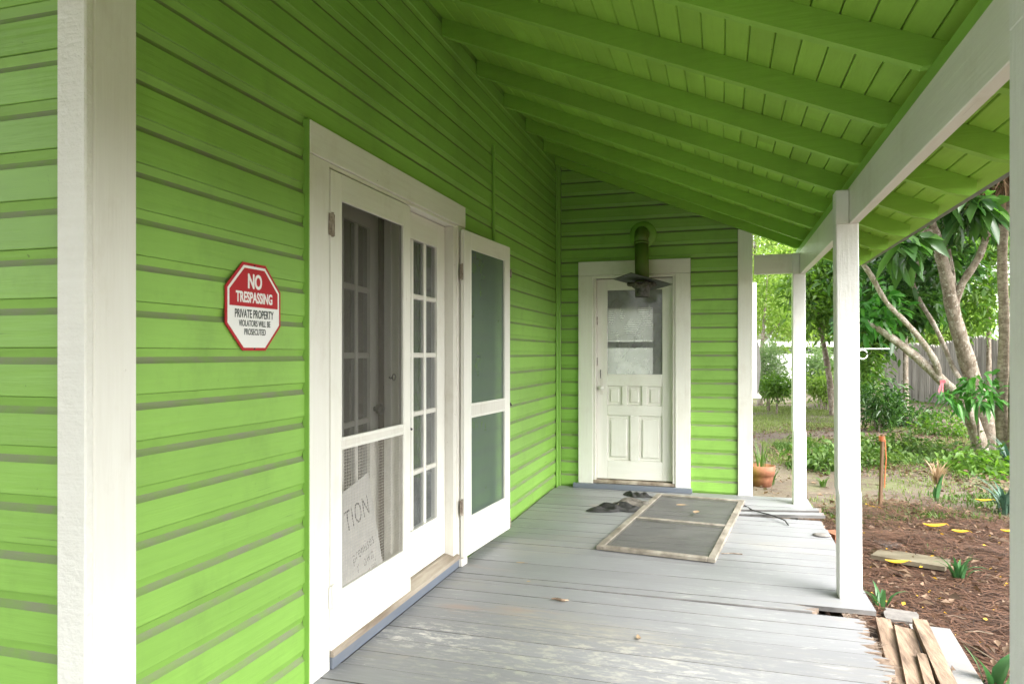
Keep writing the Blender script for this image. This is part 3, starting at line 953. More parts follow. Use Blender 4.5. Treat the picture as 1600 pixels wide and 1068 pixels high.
# handwritten cardboard notice leaning behind the left screen
def text_mesh(body, size, xs=1.0, bold=0.0, space=1.0):
    cu = bpy.data.curves.new('lettering', 'FONT')
    cu.body = body
    cu.size = size
    cu.offset = bold
    cu.space_character = space
    cu.align_x = 'CENTER'
    cu.align_y = 'CENTER'
    cu.extrude = 0.0004
    ob = bpy.data.objects.new('lettering', cu)
    COL.objects.link(ob)
    dg = bpy.context.evaluated_depsgraph_get()
    me = bpy.data.meshes.new_from_object(ob.evaluated_get(dg))
    bpy.data.objects.remove(ob)
    bpy.data.curves.remove(cu)
    me.materials.clear()
    n = len(me.vertices)
    co = np.zeros(n * 3)
    me.vertices.foreach_get('co', co)
    co = co.reshape(-1, 3)
    co[:, 0] *= xs
    me.vertices.foreach_set('co', co.ravel())
    return me


def put_text(parent, body, size, u, w, mat, xs=1.0, bold=0.0, lift=0.002, space=1.0, tilt=0.0):
    """lettering on a plate facing +X of its parent: u to the right (+Y), w up"""
    me = text_mesh(body, size, xs, bold, space)
    me.name = 'lettering'
    me.materials.append(M[mat])
    ob = bpy.data.objects.new('lettering', me)
    COL.objects.link(ob)
    ob.parent = parent
    ob.matrix_local = Matrix(((0, 0, 1, lift), (1, 0, 0, u), (0, 1, 0, w), (0, 0, 0, 1))) @ Matrix.Rotation(tilt, 4, 'Z')
    return ob


mb = MB()
mb.cbox((-0.0015, -0.42, -0.02), (0.0015, 0.0, 0.26), 0.0004)
mb.cbox((0.0018, -0.425, -0.20), (0.0042, 0.0, -0.01), 0.0004)
note = mb.build('cardboard_notice', 'cardboard', None, (0, 0, 0))
note.location = (-0.012, 3.02, 0.49)
note.rotation_euler = (math.radians(12), math.radians(-3), 0)
tag(note, 'pale cardboard notice with handwritten capitals leaning behind the lower wire screen', 'notice')
for body, size, u, w in (('TION', 0.135, -0.15, 0.12), ('premises', 0.080, -0.15, -0.045), ('r  own', 0.082, -0.15, -0.105), ('v.iill', 0.07, -0.10, -0.165)):
    put_text(note, body, size, u, w, 'marker', 0.62, -0.0015, 0.0046 if w < 0 else 0.002, 1.15, R.uniform(-0.03, 0.03))

# vertical green batten on the wall
MB().cbox((0.002, 4.745, 2.10), (0.020, 4.768, 2.78), 0.003).build('batten', 'green_z', main_wall, (0.01, 4.75, 2.1))

# --- wing door
bd = empty('panel_door', (0.757, YB, 0), parent=house)


def bbox_(name, a, b, mat, c=0.003, parent=bd):
    return MB().cbox(a, b, c).build(name, mat, parent, a)


MB().cbox((0.222, YB - 0.030, 0.03), (0.366, YB + 0.003, 2.0535), 0.003).build('door_casing', 'white_z', house, (0.3, YB, 0))
MB().cbox((1.146, YB - 0.030, 0.03), (1.284, YB + 0.003, 2.0535), 0.003).build('door_casing', 'white_z', house, (1.2, YB, 0))
MB().cbox((0.222, YB - 0.032, 2.0555), (1.284, YB + 0.003, 2.19), 0.003).build('head_casing', 'white_x', house, (0.7, YB, 2.1))
MB().cbox((0.3665, YB - 0.02, 0.075), (0.392, YB + 0.115, 2.0265), 0.003).build('jamb', 'white_worn', house, (0.38, YB, 0))
MB().cbox((1.120, YB - 0.02, 0.075), (1.1455, YB + 0.115, 2.0265), 0.003).build('jamb', 'white_worn', house, (1.13, YB, 0))
MB().cbox((0.3665, YB - 0.02, 2.027), (1.1455, YB + 0.115, 2.0535), 0.003).build('head_jamb', 'white_x', house, (0.7, YB, 2.03))
MB().cbox((0.368, YB - 0.022, 0.0465), (1.144, YB + 0.115, 0.074), 0.003).build('door_sill', 'sill_wood', house, (0.7, YB, 0.06))
MB().cbox((0.18, YB - 0.085, 0.002), (1.30, YB - 0.0305, 0.046), 0.003).build('step_board', 'blue_grey', house, (0.7, YB, 0.02))
Y0, Y1 = YB + 0.045, YB + 0.085
DX0, DX1, DZ0, DZ1 = 0.394, 1.118, 0.082, 2.024
GX0, GX1, GZ0, GZ1 = 0.495, 1.020, 1.10, 1.915
bbox_('stile', (DX0, Y0, DZ0), (GX0, Y1, DZ1), 'white_z')
bbox_('stile', (GX1, Y0, DZ0), (DX1, Y1, DZ1), 'white_z')
bbox_('top_rail', (GX0 + 0.0005, Y0, GZ1), (GX1 - 0.0005, Y1, DZ1), 'white_x')
bbox_('lock_rail', (GX0 + 0.0005, Y0, 0.985), (GX1 - 0.0005, Y1, GZ0), 'white_x')
bbox_('middle_rail', (GX0 + 0.0005, Y0, 0.70), (GX1 - 0.0005, Y1, 0.80), 'white_x')
bbox_('bottom_rail', (GX0 + 0.0005, Y0, DZ0), (GX1 - 0.0005, Y1, 0.265), 'white_x')
w3 = (GX1 - GX0 - 0.10) / 3
for k in range(3):
    x0 = GX0 + k * (w3 + 0.05)
    if k < 2:
        bbox_('mullion', (x0 + w3, Y0, 0.8005), (x0 + w3 + 0.05, Y1, 0.9845), 'white_z')
    pn = bbox_('panel', (x0 + 0.001, Y0 + 0.016, 0.801), (x0 + w3 - 0.001, Y1 - 0.01, 0.984), 'white_z')
    bbox_('raised_field', (x0 + 0.028, Y0 + 0.005, 0.828), (x0 + w3 - 0.028, Y0 + 0.0155, 0.957), 'white_z', 0.006, pn)
w2 = (GX1 - GX0 - 0.085) / 2
bbox_('mullion', (GX0 + w2, Y0, 0.2655), (GX0 + w2 + 0.085, Y1, 0.6995), 'white_z')
for k in range(2):
    x0 = GX0 + k * (w2 + 0.085)
    pn = bbox_('panel', (x0 + 0.001, Y0 + 0.016, 0.266), (x0 + w2 - 0.001, Y1 - 0.01, 0.699), 'white_z')
    bbox_('raised_field', (x0 + 0.030, Y0 + 0.004, 0.296), (x0 + w2 - 0.030, Y0 + 0.0155, 0.669), 'white_z', 0.008, pn)
MB().add([(GX0 - 0.003, Y0 + 0.02, GZ0 - 0.003), (GX1 + 0.003, Y0 + 0.02, GZ0 - 0.003), (GX1 + 0.003, Y0 + 0.02, GZ1 + 0.003), (GX0 - 0.003, Y0 + 0.02, GZ1 + 0.003)], [(0, 1, 2, 3)]).build('pane', 'glass_milky', bd, (0.75, Y0, 1.5))
mb = MB()
cr = [(0.70, 1.50), (0.72, 1.49), (0.76, 1.455), (0.79, 1.43)]
mb.tube([(x, Y0 + 0.018, z) for x, z in cr], 0.0014, 5)
mb.tube([(0.752, Y0 + 0.018, 1.46), (0.755, Y0 + 0.018, 1.40), (0.70, Y0 + 0.018, 1.33), (0.63, Y0 + 0.018, 1.25)], 0.0011, 5)
mb.tube([(0.70, Y0 + 0.018, 1.50), (0.62, Y0 + 0.018, 1.465), (0.50, Y0 + 0.018, 1.42)], 0.0010, 5)
mb.tube([(0.76, Y0 + 0.018, 1.455), (0.80, Y0 + 0.018, 1.53), (0.83, Y0 + 0.018, 1.63)], 0.0010, 5)
mb.build('glass_crack', 'steel', bd, (0.7, Y0, 1.45))
mb = MB()
mb.cbox((0.425, Y0 - 0.004, 0.90), (0.455, Y0 - 0.0002, 1.06), 0.001)
mb.build('lock_plate', 'white_worn', bd, (0.44, Y0, 0.98))
mb = MB()
mb.lathe([(0.0, -0.052), (0.020, -0.050), (0.027, -0.036), (0.022, -0.022), (0.010, -0.014), (0.010, -0.004)], (0.44, Y0, 0.965), 16, axis='y')
mb.build('door_knob', 'white_z', bd, (0.44, Y0, 0.96), smooth=True)
for z in (1.62, 1.22):
    MB().cbox((0.388, Y0 - 0.006, z - 0.04), (0.400, Y0 - 0.0005, z + 0.04), 0.001).build('hinge', 'rust', bd, (0.39, Y0, z))
MB().tube([(0.43, Y0 - 0.004, 1.14), (0.43, Y0 - 0.016, 1.12), (0.432, Y0 - 0.016, 1.06)], 0.004, 6).build('bolt', 'dark_metal', bd, (0.43, Y0, 1.1))

# projecting bay behind the wing corner
bay = empty('bay_window', (1.9, 10.0, 0.7), parent=house)
MB().cbox((1.826, 9.95, 0.74), (2.012, 10.05, 2.25), 0.004).build('frame', 'white_z', bay, (1.9, 10, 0.7))
MB().cbox((1.826, 9.92, 0.70), (2.07, 11.1, 0.735), 0.006).build('sill', 'white_x', bay, (1.9, 10, 0.7))
mb = MB()
mb.prism([(1.83, 0.74), (2.03, 0.74), (2.06, 0.95), (2.075, 1.15), (2.05, 1.40), (1.99, 1.55), (1.83, 1.55)], lambda p, t: (p[0], t, p[1]), 11.0, 10.052)
mb.build('cover', 'grey_barrel', bay, (1.9, 10.5, 1.0))

# stove pipe over the wing door
pipe = tag(empty('stove_pipe', (0.845, YB - 0.02, 2.43)), 'green painted stove pipe elbow with square metal plate above the panel door', 'stove pipe')
mb = MB()
mb.lathe([(0.0, -0.030), (0.075, -0.030), (0.122, -0.016), (0.128, -0.004), (0.128, 0.0)], (0.845, YB - 0.002, 2.43), 28, axis='y')
mb.build('flange', 'green_z', pipe, (0.845, YB, 2.43), smooth=True)
el = [(0.845, YB - 0.02, 2.43), (0.845, YB - 0.12, 2.43), (0.847, YB - 0.17, 2.415), (0.850, YB - 0.205, 2.375), (0.853, YB - 0.225, 2.32)]
mb = MB().tube(el, 0.064, 20)
mb.build('elbow', 'pipe_paint', pipe, (0.85, YB - 0.1, 2.4), smooth=True)
MB().tube([(0.853, YB - 0.223, 2.325), (0.853, YB - 0.226, 2.305)], 0.069, 20).build('collar', 'pipe_paint', pipe, (0.85, YB - 0.2, 2.3), smooth=True)
MB().tube([(0.853, YB - 0.225, 2.32), (0.868, YB - 0.30, 1.94)], 0.063, 20).build('pipe', 'pipe_paint', pipe, (0.86, YB - 0.25, 2.1), smooth=True)
pl = MB().cbox((-0.205, -0.205, -0.003), (0.205, 0.205, 0.003), 0.001).build('plate', 'steel', pipe, (0, 0, 0), local=True)
pl.location = Vector((0.868, YB - 0.30, 1.955)) - WP[pipe.name]
pl.rotation_euler = (math.radians(-2), math.radians(13), math.radians(30))
MB().lathe([(0.10, 0.0), (0.098, -0.02), (0.072, -0.05), (0.066, -0.06), (0.066, -0.13), (0.058, -0.13), (0.058, 0.0)], (0.870, YB - 0.31, 1.945), 20).build('spigot', 'soot', pipe, (0.87, YB - 0.3, 1.9), smooth=True)

mb = MB()
for k in range(70):
    a_ = R.uniform(0, 2 * math.pi)
    r_ = R.uniform(0.06, 0.125)
    c_ = Vector((0.870 + r_ * math.cos(a_), YB - 0.31 + r_ * math.sin(a_), 1.935 - 0.35 * (0.13 - r_) + R.uniform(-0.008, 0.004)))
    q_ = R.uniform(0.010, 0.020)
    mb.lathe([(0.0, -q_), (q_ * 0.8, -q_ * 0.55), (q_, 0.0), (q_ * 0.8, q_ * 0.55), (0.0, q_)], c_, 6)
mb.build('mud_nest', 'nest', pipe, (0.87, YB - 0.31, 1.93), smooth=True)

# no-trespassing sign
sg = tag(empty('warning_sign', (0.006, 2.085, 1.460)), 'red and white octagonal NO TRESPASSING sign on the green wall', 'sign')


def octo(r, x0, x1, name, mat, parent, half=None):
    pts = []
    for k in range(8):
        a = math.radians(22.5 + 45 * k)
        pts.append((r / math.cos(math.radians(22.5)) * math.cos(a), r / math.cos(math.radians(22.5)) * math.sin(a)))
    if half is not None:
        out = []
        for i in range(8):
            p, q = pts[i], pts[(i + 1) % 8]
            ip, iq = (p[1] >= half[0]) == half[1], (q[1] >= half[0]) == half[1]
            if ip:
                out.append(p)
            if ip != iq:
                t = (half[0] - p[1]) / (q[1] - p[1])
                out.append((p[0] + t * (q[0] - p[0]), half[0]))
        pts = out
    mb = MB()
    mb.prism(pts, lambda p, t: (t, p[0], p[1]), x0, x1)
    return mb.build(name, mat, parent, (0, 0, 0), local=True)


octo(0.150, 0.0, 0.003, 'plate', 'sign_red', sg)
octo(0.140, 0.0032, 0.0036, 'white_border', 'sign_white', sg)
octo(0.131, 0.0038, 0.0042, 'red_field', 'sign_red', sg, (0.0, True))
put_text(sg, 'NO', 0.068, 0.0, 0.085, 'sign_white', 0.72, 0.0022, 0.0048)
put_text(sg, 'TRESPASSING', 0.050, 0.0, 0.030, 'sign_white', 0.66, 0.0015, 0.0048)
put_text(sg, 'PRIVATE PROPERTY', 0.040, 0.0, -0.026, 'sign_black', 0.60, 0.0006, 0.0042)
put_text(sg, 'VIOLATORS WILL BE', 0.0300, 0.002, -0.058, 'sign_black', 0.62, 0.0003, 0.0042)
put_text(sg, 'PROSECUTED', 0.0300, 0.002, -0.087, 'sign_black', 0.64, 0.0003, 0.0042)
for z in (0.143, -0.143):
    nl = MB().lathe([(0.0, 0.0055), (0.003, 0.005), (0.004, 0.003)], (0, 0, 0), 8).build('nail', 'dark_metal', sg, (0, 0, 0), local=True)
    nl.location = (0, 0, z)
    nl.rotation_euler = (0, math.radians(90), 0)

# ------------------------------------------------------------------ porch: deck, posts, beam, rafters, roof boards
porch = tag(empty('porch', (1.2, 4.0, -0.2)), 'covered side porch with grey plank deck, white posts and green rafters', 'porch')
deck = empty('deck', (1.2, 4.1, 0), parent=porch)
BW = 0.1435


def deck_board(y0, y1, x0, x1, rag=0.0, dz=0.0, tilt=0.0, notch=None):
    """one plank; its right end can be torn"""
    nseg = 3 if rag == 0 else 9
    right = []
    for k in range(nseg + 1):
        t = k / nseg
        yy = y0 + (y1 - y0) * t
        xx = x1 - (R.random() ** 1.5) * rag
        right.append((xx, yy))
    if notch:
        right = [(x1 - notch, y1)] + [(x, y) for x, y in right if y < y1 - 0.05] if False else right
    poly = [(x0, y0)] + right + [(x0, y1)]
    mb = MB()
    c = R.choice((0.0006, 0.0009, 0.0012, 0.0022))

    def f(p, t):
        return (p[0], p[1], t + dz + tilt * (p[0] - x0))
    n = len(poly)
    mb.prism(poly, f, -0.024, -c, mats=[2] + [1 if rag else 0] * (n - 3) + [2, 0], caps=False)
    # eased top edge
    top = []
    for i, p in enumerate(poly):
        yy = p[1]
        yy = yy + c if abs(yy - y0) < 1e-6 else yy - c if abs(yy - y1) < 1e-6 else yy
        top.append((p[0], yy))
    o = len(mb.v)
    mb.v += [Vector(f(p, -c)) for p in poly] + [Vector(f(p, 0.0)) for p in top]
    for i in range(n):
        j = (i + 1) % n
        mb.f.append((o + i, o + j, o + n + j, o + n + i))
        mb.m.append(1 if (rag and 1 <= i < n - 2) else 2 if i in (0, n - 2) else 0)
    mb.f += [tuple(o + n + i for i in range(n)), tuple(range(n))[::-1]]
    mb.m += [0, 0]
    return mb.build('deck_board', ['deck', 'raw_end', 'seam_dirt'], deck, ((x0 + x1) / 2, (y0 + y1) / 2, 0))


y = YB - 0.006
nb = 0
while y > -3.3:
    y1, y0 = y, y - BW
    rag, x1, dz, tl = 0.0, 2.31, R.uniform(-0.0012, 0.0012), 0.0
    gap = R.choice((0.0012, 0.0018, 0.0026, 0.0040))
    if y0 < 3.85:
        rag, x1 = 0.085, 2.245 + R.uniform(-0.03, 0.015)
    if y0 > 6.15:
        x1 = 2.30
    if 5.80 < y0 < 6.12:
        gap = 0.012
    if 5.60 < y0 < 5.80:
        rag, gap = 0.03, 0.010
    if y0 > YB - 0.1 * 1 and False:
        pass
    if y1 > YB - 0.11:
        x0 = 0.03
    else:
        x0 = 0.012
    if 2.56 < y0 + 0.07 < 4.03:
        x0 = 0.031
    if y1 < YC - 0.03:
        x0 = -3.2
    if 3.70 < y0 < 3.85:
        # broken plank in front of the middle post: leaves a hole at its end
        deck_board(y0 + gap, y0 + 0.052, x0, x1, rag, dz, -0.006)
        deck_board(y0 + 0.0535, y1 - 0.004, x0, 2.04, 0.16, dz)
    else:
        if 5.80 < y0 < 6.12:
            xs_ = 1.80 + R.uniform(0, 0.02)
            deck_board(y0 + 0.003, y1, x0, xs_ - 0.155, 0, dz)
            deck_board(y0 + 0.034, y1 - 0.008, xs_ + 0.003 - 0.15, x1 + 0.03, 0.05, 0.006 if y0 < 5.95 else 0.012, 0.045)
        else:
            deck_board(y0 + gap, y1, x0, x1, rag, dz, tl)
    y = y0
    nb += 1
mb = MB()
for k in range(420):
    yy = R.uniform(1.6, 3.9)
    xx = 2.20 + R.uniform(-0.05, 0.03)
    ll, ww = R.uniform(0.02, 0.09), R.uniform(0.0015, 0.005)
    a_, e_ = R.gauss(0, 0.35), R.gauss(-0.15, 0.3)
    dv = Vector((math.cos(a_) * math.cos(e_), math.sin(a_), math.sin(e_)))
    p_ = Vector((xx, yy, R.uniform(-0.022, -0.001)))
    mb.add([p_ + Vector((0, -ww, 0)), p_ + Vector((0, ww, 0)), p_ + Vector((0, 0, -ww)), p_ + dv * ll], [(0, 1, 3), (1, 2, 3), (2, 0, 3)])
tag(mb.build('splinters', 'raw_end', deck, (2.2, 3, 0)), kind='stuff')
for xx in (0.2, 0.75, 1.3, 1.85, 2.17):
    MB().box((xx - 0.02, -3.28, -0.17), (xx + 0.02, YB - 0.03, -0.026)).build('joist', 'raw_end', deck, (xx, 4, -0.1))
MB().box((-3.2, -3.33, -0.19), (2.25, -3.30, -0.026)).build('rim_joist', 'blue_grey', deck, (1.1, 1.27, -0.1))

# posts with a notched top: a tongue on the house side carries the beam
BX0, BX1, BZ0, BZ1 = 2.208, 2.254, 1.985, 2.180


def post(yc, lean=0.0, zb=0.001, w=0.112, xa=2.160, cham=0.55):
    x0, x1 = xa, xa + w
    h = w / 2
    xs = BX0 - 0.001
    mb = MB()

    def L(x, z):
        return x - lean * (z / 2.0)
    # lower shaft slightly fuller than the upper one, with sloping shoulder
    zs = [zb, cham, cham + 0.03, BZ0 - 0.001]
    off = [0.0, 0.0, -0.006, -0.006]
    rings = []
    for z, o_ in zip(zs, off):
        c = 0.006
        rings.append([(L(x0 + o_ + c, z), yc - h, z), (L(x1 + o_ - c, z), yc - h, z), (L(x1 + o_, z), yc - h + c, z), (L(x1 + o_, z), yc + h - c, z),
                      (L(x1 + o_ - c, z), yc + h, z), (L(x0 + o_ + c, z), yc + h, z), (L(x0 + o_, z), yc + h - c, z), (L(x0 + o_, z), yc - h + c, z)])
    o = 0
    for r in rings:
        mb.v += [Vector(p) for p in r]
    for i in range(3):
        for k in range(8):
            k2 = (k + 1) % 8
            mb.f.append((i * 8 + k, i * 8 + k2, (i + 1) * 8 + k2, (i + 1) * 8 + k))
            mb.m.append(0)
    mb.f += [tuple(range(8))[::-1], tuple(24 + k for k in range(8))]
    mb.m += [0, 0]
    za, ztop = BZ0 - 0.001, 2.165
    xl = x0 - 0.006 - lean
    mb.cbox((xl, yc - h, za + 0.0005), (xs, yc + h, ztop), 0.004)
    return mb.build('post', 'white_post', porch, (xa + h, yc, 0))


post(4.125, 0.012)
post(6.56, 0.0, w=0.105, xa=2.155, cham=0.62)
post(1.69, 0.0, w=0.112, xa=2.155)
post(-0.74, 0.0)
post(-3.15, 0.0)
MB().cbox((BX0, -3.25, BZ0), (BX1, 6.61, BZ1), 0.003).build('beam', 'white_y', porch, (2.23, 4, 2.1))
MB().cbox((1.8345, 6.535, 1.995), (2.1535, 6.58, 2.165), 0.003).build('cross_beam', 'white_x', porch, (2.0, 6.55, 2.1))
PZ = rz_bottom(2.19)
MB().cbox((BX0 + 0.006, -3.25, BZ1 + 0.0005), (2.298, 6.95, PZ - 0.0005), 0.002).build('top_plate', 'green_y', porch, (2.25, 4, 2.2))

roof = empty('porch_roof', (1.3, 4.1, 2.7), parent=porch)
RD = 0.100
RPOLY = [(0.002, rz_bottom(0.002)), (2.19, PZ), (2.30, PZ), (2.302, rz_bottom(2.302)), (2.60, rz_bottom(2.60)), (2.69, rz_bottom(2.69) + 0.016), (2.712, rz_bottom(2.712) + 0.04), (2.716, rz_bottom(2.716) + RD), (0.002, rz_bottom(0.002) + RD)]
for k in range(17):
    yr = 6.735 if k == 0 else 6.27 - (k - 1) * 0.6105
    mb = MB()
    mb.prism(RPOLY, lambda p, t: (p[0], t, p[1]), yr + 0.0225, yr - 0.0225)
    mb.build('rafter', 'ceil_x', roof, (1.3, yr, 2.7))
# ceiling boards run along the wall, v-jointed
sl = -0.417
cosr = 1 / math.sqrt(1 + sl * sl)
nrm = Vector((0.417 * cosr, 0, cosr))
tgt = Vector((cosr, 0, sl * cosr))
BP = 0.0923
nbd = 30
for k in range(nbd):
    xa, xb = 0.004 + k * BP, 0.004 + (k + 1) * BP
    La = (xb - xa) / cosr
    o_ = Vector((xa, 0, rz_bottom(xa) + RD + 0.0006))
    g_ = 0.0042 + R.uniform(0, 0.0012)
    poly = [(0.0012, 0.018), (0.0012, 0.0055), (g_, 0.0), (La - g_, 0.0), (La - 0.0012, 0.0055), (La - 0.0012, 0.018)]

    def f(p, t):
        q = o_ + tgt * p[0] + nrm * p[1]
        return (q.x, t, q.z)
    ys = [-3.3, R.uniform(-1.0, 1.5), R.uniform(3.0, 6.2), 7.0] if k % 2 else [-3.3, R.uniform(-1.0, 1.8), 7.0]
    for a, b in zip(ys[:-1], ys[1:]):
        mb = MB()
        mb.prism(poly, f, b - 0.001, a + 0.001)
        mb.build('roof_board', 'ceil_y', roof, (xa, (a + b) / 2, o_.z))
mb = MB()
a0, a1 = Vector((-0.02, 0, rz_bottom(-0.02) + RD)) + nrm * 0.0205, Vector((2.80, 0, rz_bottom(2.80) + RD)) + nrm * 0.0205
mb.prism([(a0.x, a0.z), (a1.x, a1.z), (a1.x + 0.01, a1.z + 0.03), (a0.x, a0.z + 0.03)], lambda p, t: (p[0], t, p[1]), 7.02, -3.32)
mb.build('roof_covering', 'roofing', roof, (1.3, 4, 2.8))

MB().box((-3.4, -3.3, 3.2), (-0.01, YC - 0.03, 3.22)).build('side_ceiling', 'green_x', roof, (-1.7, -1, 3.2))
# scroll bracket on the far side of the middle post
mb = MB()
q = Vector((2.259, 4.16, 1.325))
mb.tube([q, q + Vector((0.160, 0, 0.0))], 0.0032, 8)
mb.tube([q + Vector((0.028 + 0.024 * math.cos(a), 0.0, -0.030 + 0.024 * math.sin(a))) for a in np.linspace(0.4, 2 * math.pi, 20)], 0.0032, 8)
mb.cbox((2.2535, 4.145, 1.25), (2.2605, 4.175, 1.345), 0.001)
tag(mb.build('plant_bracket', 'vinyl', None, tuple(q)), 'small white scroll bracket screwed to the middle white porch post', 'bracket')

# ------------------------------------------------------------------ things on the deck
def floor_screen():
    BL = Vector((0.765, 4.63, 0))
    ang = math.radians(-7)
    W, L = 0.765, 1.92
    d = empty('loose_screen_door', BL, ang)
    tag(d, 'weathered wooden screen door lying flat on the grey deck', 'screen door')
    t0, t1, s = 0.003, 0.028, 0.048
    for nm, a, b in (('stile', (0, 0, t0), (s, L, t1)), ('stile', (W - s, 0, t0), (W, L, t1)), ('rail', (s + 0.001, 0, t0), (W - s - 0.001, s * 1.1, t1 - 0.001)),
                     ('rail', (s + 0.001, L - s, t0), (W - s - 0.001, L, t1 - 0.001)), ('middle_rail', (s + 0.001, L * 0.475, t0), (W - s - 0.001, L * 0.475 + 0.045, t1 - 0.002))):
        MB().cbox(a, b, 0.003).build(nm, 'frame_wood', d, (0, 0, 0), local=True)
    for y0_, y1_ in ((s * 1.1, L * 0.475), (L * 0.475 + 0.045, L - s)):
        n = 10
        mb = MB()
        for i in range(n + 1):
            for j in range(n + 1):
                u, w = i / n, j / n
                sag = -0.012 * math.sin(math.pi * u) * math.sin(math.pi * w)
                mb.v.append(Vector((s - 0.002 + (W - 2 * s + 0.004) * u, y0_ - 0.002 + (y1_ - y0_ + 0.004) * w, 0.022 + sag)))
        for i in range(n):
            for j in range(n):
                a = i * (n + 1) + j
                mb.f.append((a, a + n + 1, a + n + 2, a + 1))
                mb.m.append(0)
        mb.build('insect_screen', 'screen_floor', d, (0, 0, 0), smooth=True, local=True)
    return d


floor_screen()


def cloth(name, c, rx, ry, h, mat, label, cat, seed, rot=0.0):
    rr = random.Random(seed)
    ph = [rr.uniform(0, 6.28) for _ in range(8)]
    n, m_ = 26, 40
    mb = MB()
    for i in range(n + 1):
        for j in range(m_):
            r, a = i / n, 2 * math.pi * j / m_
            er = r * (1 + 0.22 * math.sin(2 * a + ph[0]) + 0.13 * math.sin(3 * a + ph[1]) + 0.07 * math.sin(7 * a + ph[2]))
            x, y_ = rx * er * math.cos(a), ry * er * math.sin(a)
            k = (0.55 + 0.25 * math.sin(x * 38 + ph[3] + 2 * math.sin(y_ * 25)) + 0.2 * math.sin(y_ * 52 + ph[4] + 3 * math.sin(x * 17)) + 0.18 * math.sin((x + y_) * 70 + ph[5]))
            z = h * max(0.12, k) * (1 - r ** 3) + 0.004
            X = c[0] + x * math.cos(rot) - y_ * math.sin(rot)
            Y = c[1] + x * math.sin(rot) + y_ * math.cos(rot)
            mb.v.append(Vector((X, Y, c[2] + z)))
    for i in range(n):
        for j in range(m_):
            j2 = (j + 1) % m_
            mb.f.append((i * m_ + j, (i + 1) * m_ + j, (i + 1) * m_ + j2, i * m_ + j2))
            mb.m.append(0)
    return tag(mb.build(name, mat, None, c, smooth=True), label, cat)


cloth('crumpled_cloth', tuple(G(962, 795, 0)), 0.20, 0.15, 0.050, 'black_cloth', 'crumpled black cloth on the deck beside the lying screen door', 'cloth', 3, 0.4)
cloth('dusty_rag', tuple(G(985, 790, 0)), 0.19, 0.13, 0.065, 'grey_cloth', 'dusty grey rag on top of the crumpled black cloth', 'rag', 5, 0.9)
cloth('work_glove', tuple(G(996, 775, 0)), 0.12, 0.08, 0.055, 'black_cloth', 'small black bundle tucked between rag and door step', 'cloth', 8, -0.3)

# black cable end, sticks and bits
q = [G(1163, 790, 0.0), G(1176, 801, 0.0), G(1190, 805, 0.0), G(1206, 809, 0.0), G(1226, 817, 0.0), G(1232, 821, 0.0)]
tag(MB().tube([p + Vector((0, 0, 0.024 if 0 < i < 5 else 0.006)) for i, p in enumerate(q)], 0.005, 8).build('black_cable', 'black_cloth', None, tuple(q[0])), 'thin black cable trailing over the raised far deck boards', 'cable')
a, b = G(1127, 864, 0.004), G(1160, 865, 0.004)
tag(MB().tube([a, (a + b) / 2 + Vector((0, 0, 0.004)), b], 0.004, 6).build('rusty_rod', 'rust', None, tuple(a)), 'thin rusty rod on the deck right of the lying screen door', 'rod')
mb = MB()
c = G(875, 937, 0.006)
n = 15
mb.tube([c + Vector((0.045 * (i / (n - 1) * 2 - 1), 0.006 * math.sin(i * 0.5), 0.004)) for i in range(n)], [0.004 + (0.005 if i % 2 else 0.0025) * math.sin(math.pi * i / (n - 1)) for i in range(n)], 8)
tag(mb.build('seed_pod', 'scrap_brown', None, tuple(c), smooth=True), 'ribbed brown seed pod alone in the middle of the deck', 'seed pod')
c = G(1284, 836, 0.004)
mb = MB()
mb.lathe([(0.0, 0.016), (0.03, 0.014), (0.052, 0.006), (0.050, 0.0), (0.0, 0.0)], (0, 0, 0), 18)
o = mb.build('flat_stone', 'stone', None, (0, 0, 0), smooth=True)
o.location = c
o.scale = (1.2, 0.9, 1)
tag(o, 'smooth pale oval stone on the edge of the deck', 'stone')


def one_leaf(px, py, z, L, W, mat, label, rz=None, name='fallen_leaf', cat='leaf', group=None, curl=0.25):
    c = G(px, py, z)
    rz = R.uniform(0, 6.28) if rz is None else rz
    mb = MB()
    n = 8
    for i in range(n + 1):
        t = i / n
        w = W * 0.5 * math.sin(math.pi * min(1, t * 0.94 + 0.05)) ** 0.75
        x = (t - 0.5) * L
        zz = curl * L * (t - 0.5) ** 2 + 0.004
        for s in (-1, 0, 1):
            mb.v.append(Vector((x * math.cos(rz) - s * w * math.sin(rz), x * math.sin(rz) + s * w * math.cos(rz), zz + abs(s) * w * 0.35)) + c)
    for i in range(n):
        for s in range(2):
            a = i * 3 + s
            mb.f.append((a, a + 3, a + 4, a + 1))
            mb.m.append(0)
    mb.tube([c + Vector((0.5 * L * math.cos(rz), 0.5 * L * math.sin(rz), curl * L * 0.25 + 0.004)), c + Vector((0.72 * L * math.cos(rz + 0.2), 0.72 * L * math.sin(rz + 0.2), 0.004))], L * 0.012, 5)
    o = mb.build(name, mat, None, tuple(c), smooth=True)
    return tag(o, label, cat, group)


one_leaf(814, 880, 0.002, 0.06, 0.02, 'dry_leaf', 'narrow tan leaf on the deck near the open screen door', 0.2)
one_leaf(826, 909, 0.002, 0.025, 0.018, 'dry_leaf', 'tiny brown leaf scrap between screen door and seed pod', 0.9)
one_leaf(1065, 790, 0.03, 0.09, 0.05, 'dry_leaf', 'curled orange brown leaf lying on the dusty floor screen', 0.4)
one_leaf(1088, 801, 0.03, 0.10, 0.05, 'dry_leaf', 'dry twiggy leaf on the lower edge of the dark floor screen', 1.4)
one_leaf(998, 998, 0.002, 0.045, 0.022, 'dry_leaf', 'pale dry leaf curl on the deck in the foreground', 1.9, curl=0.9)

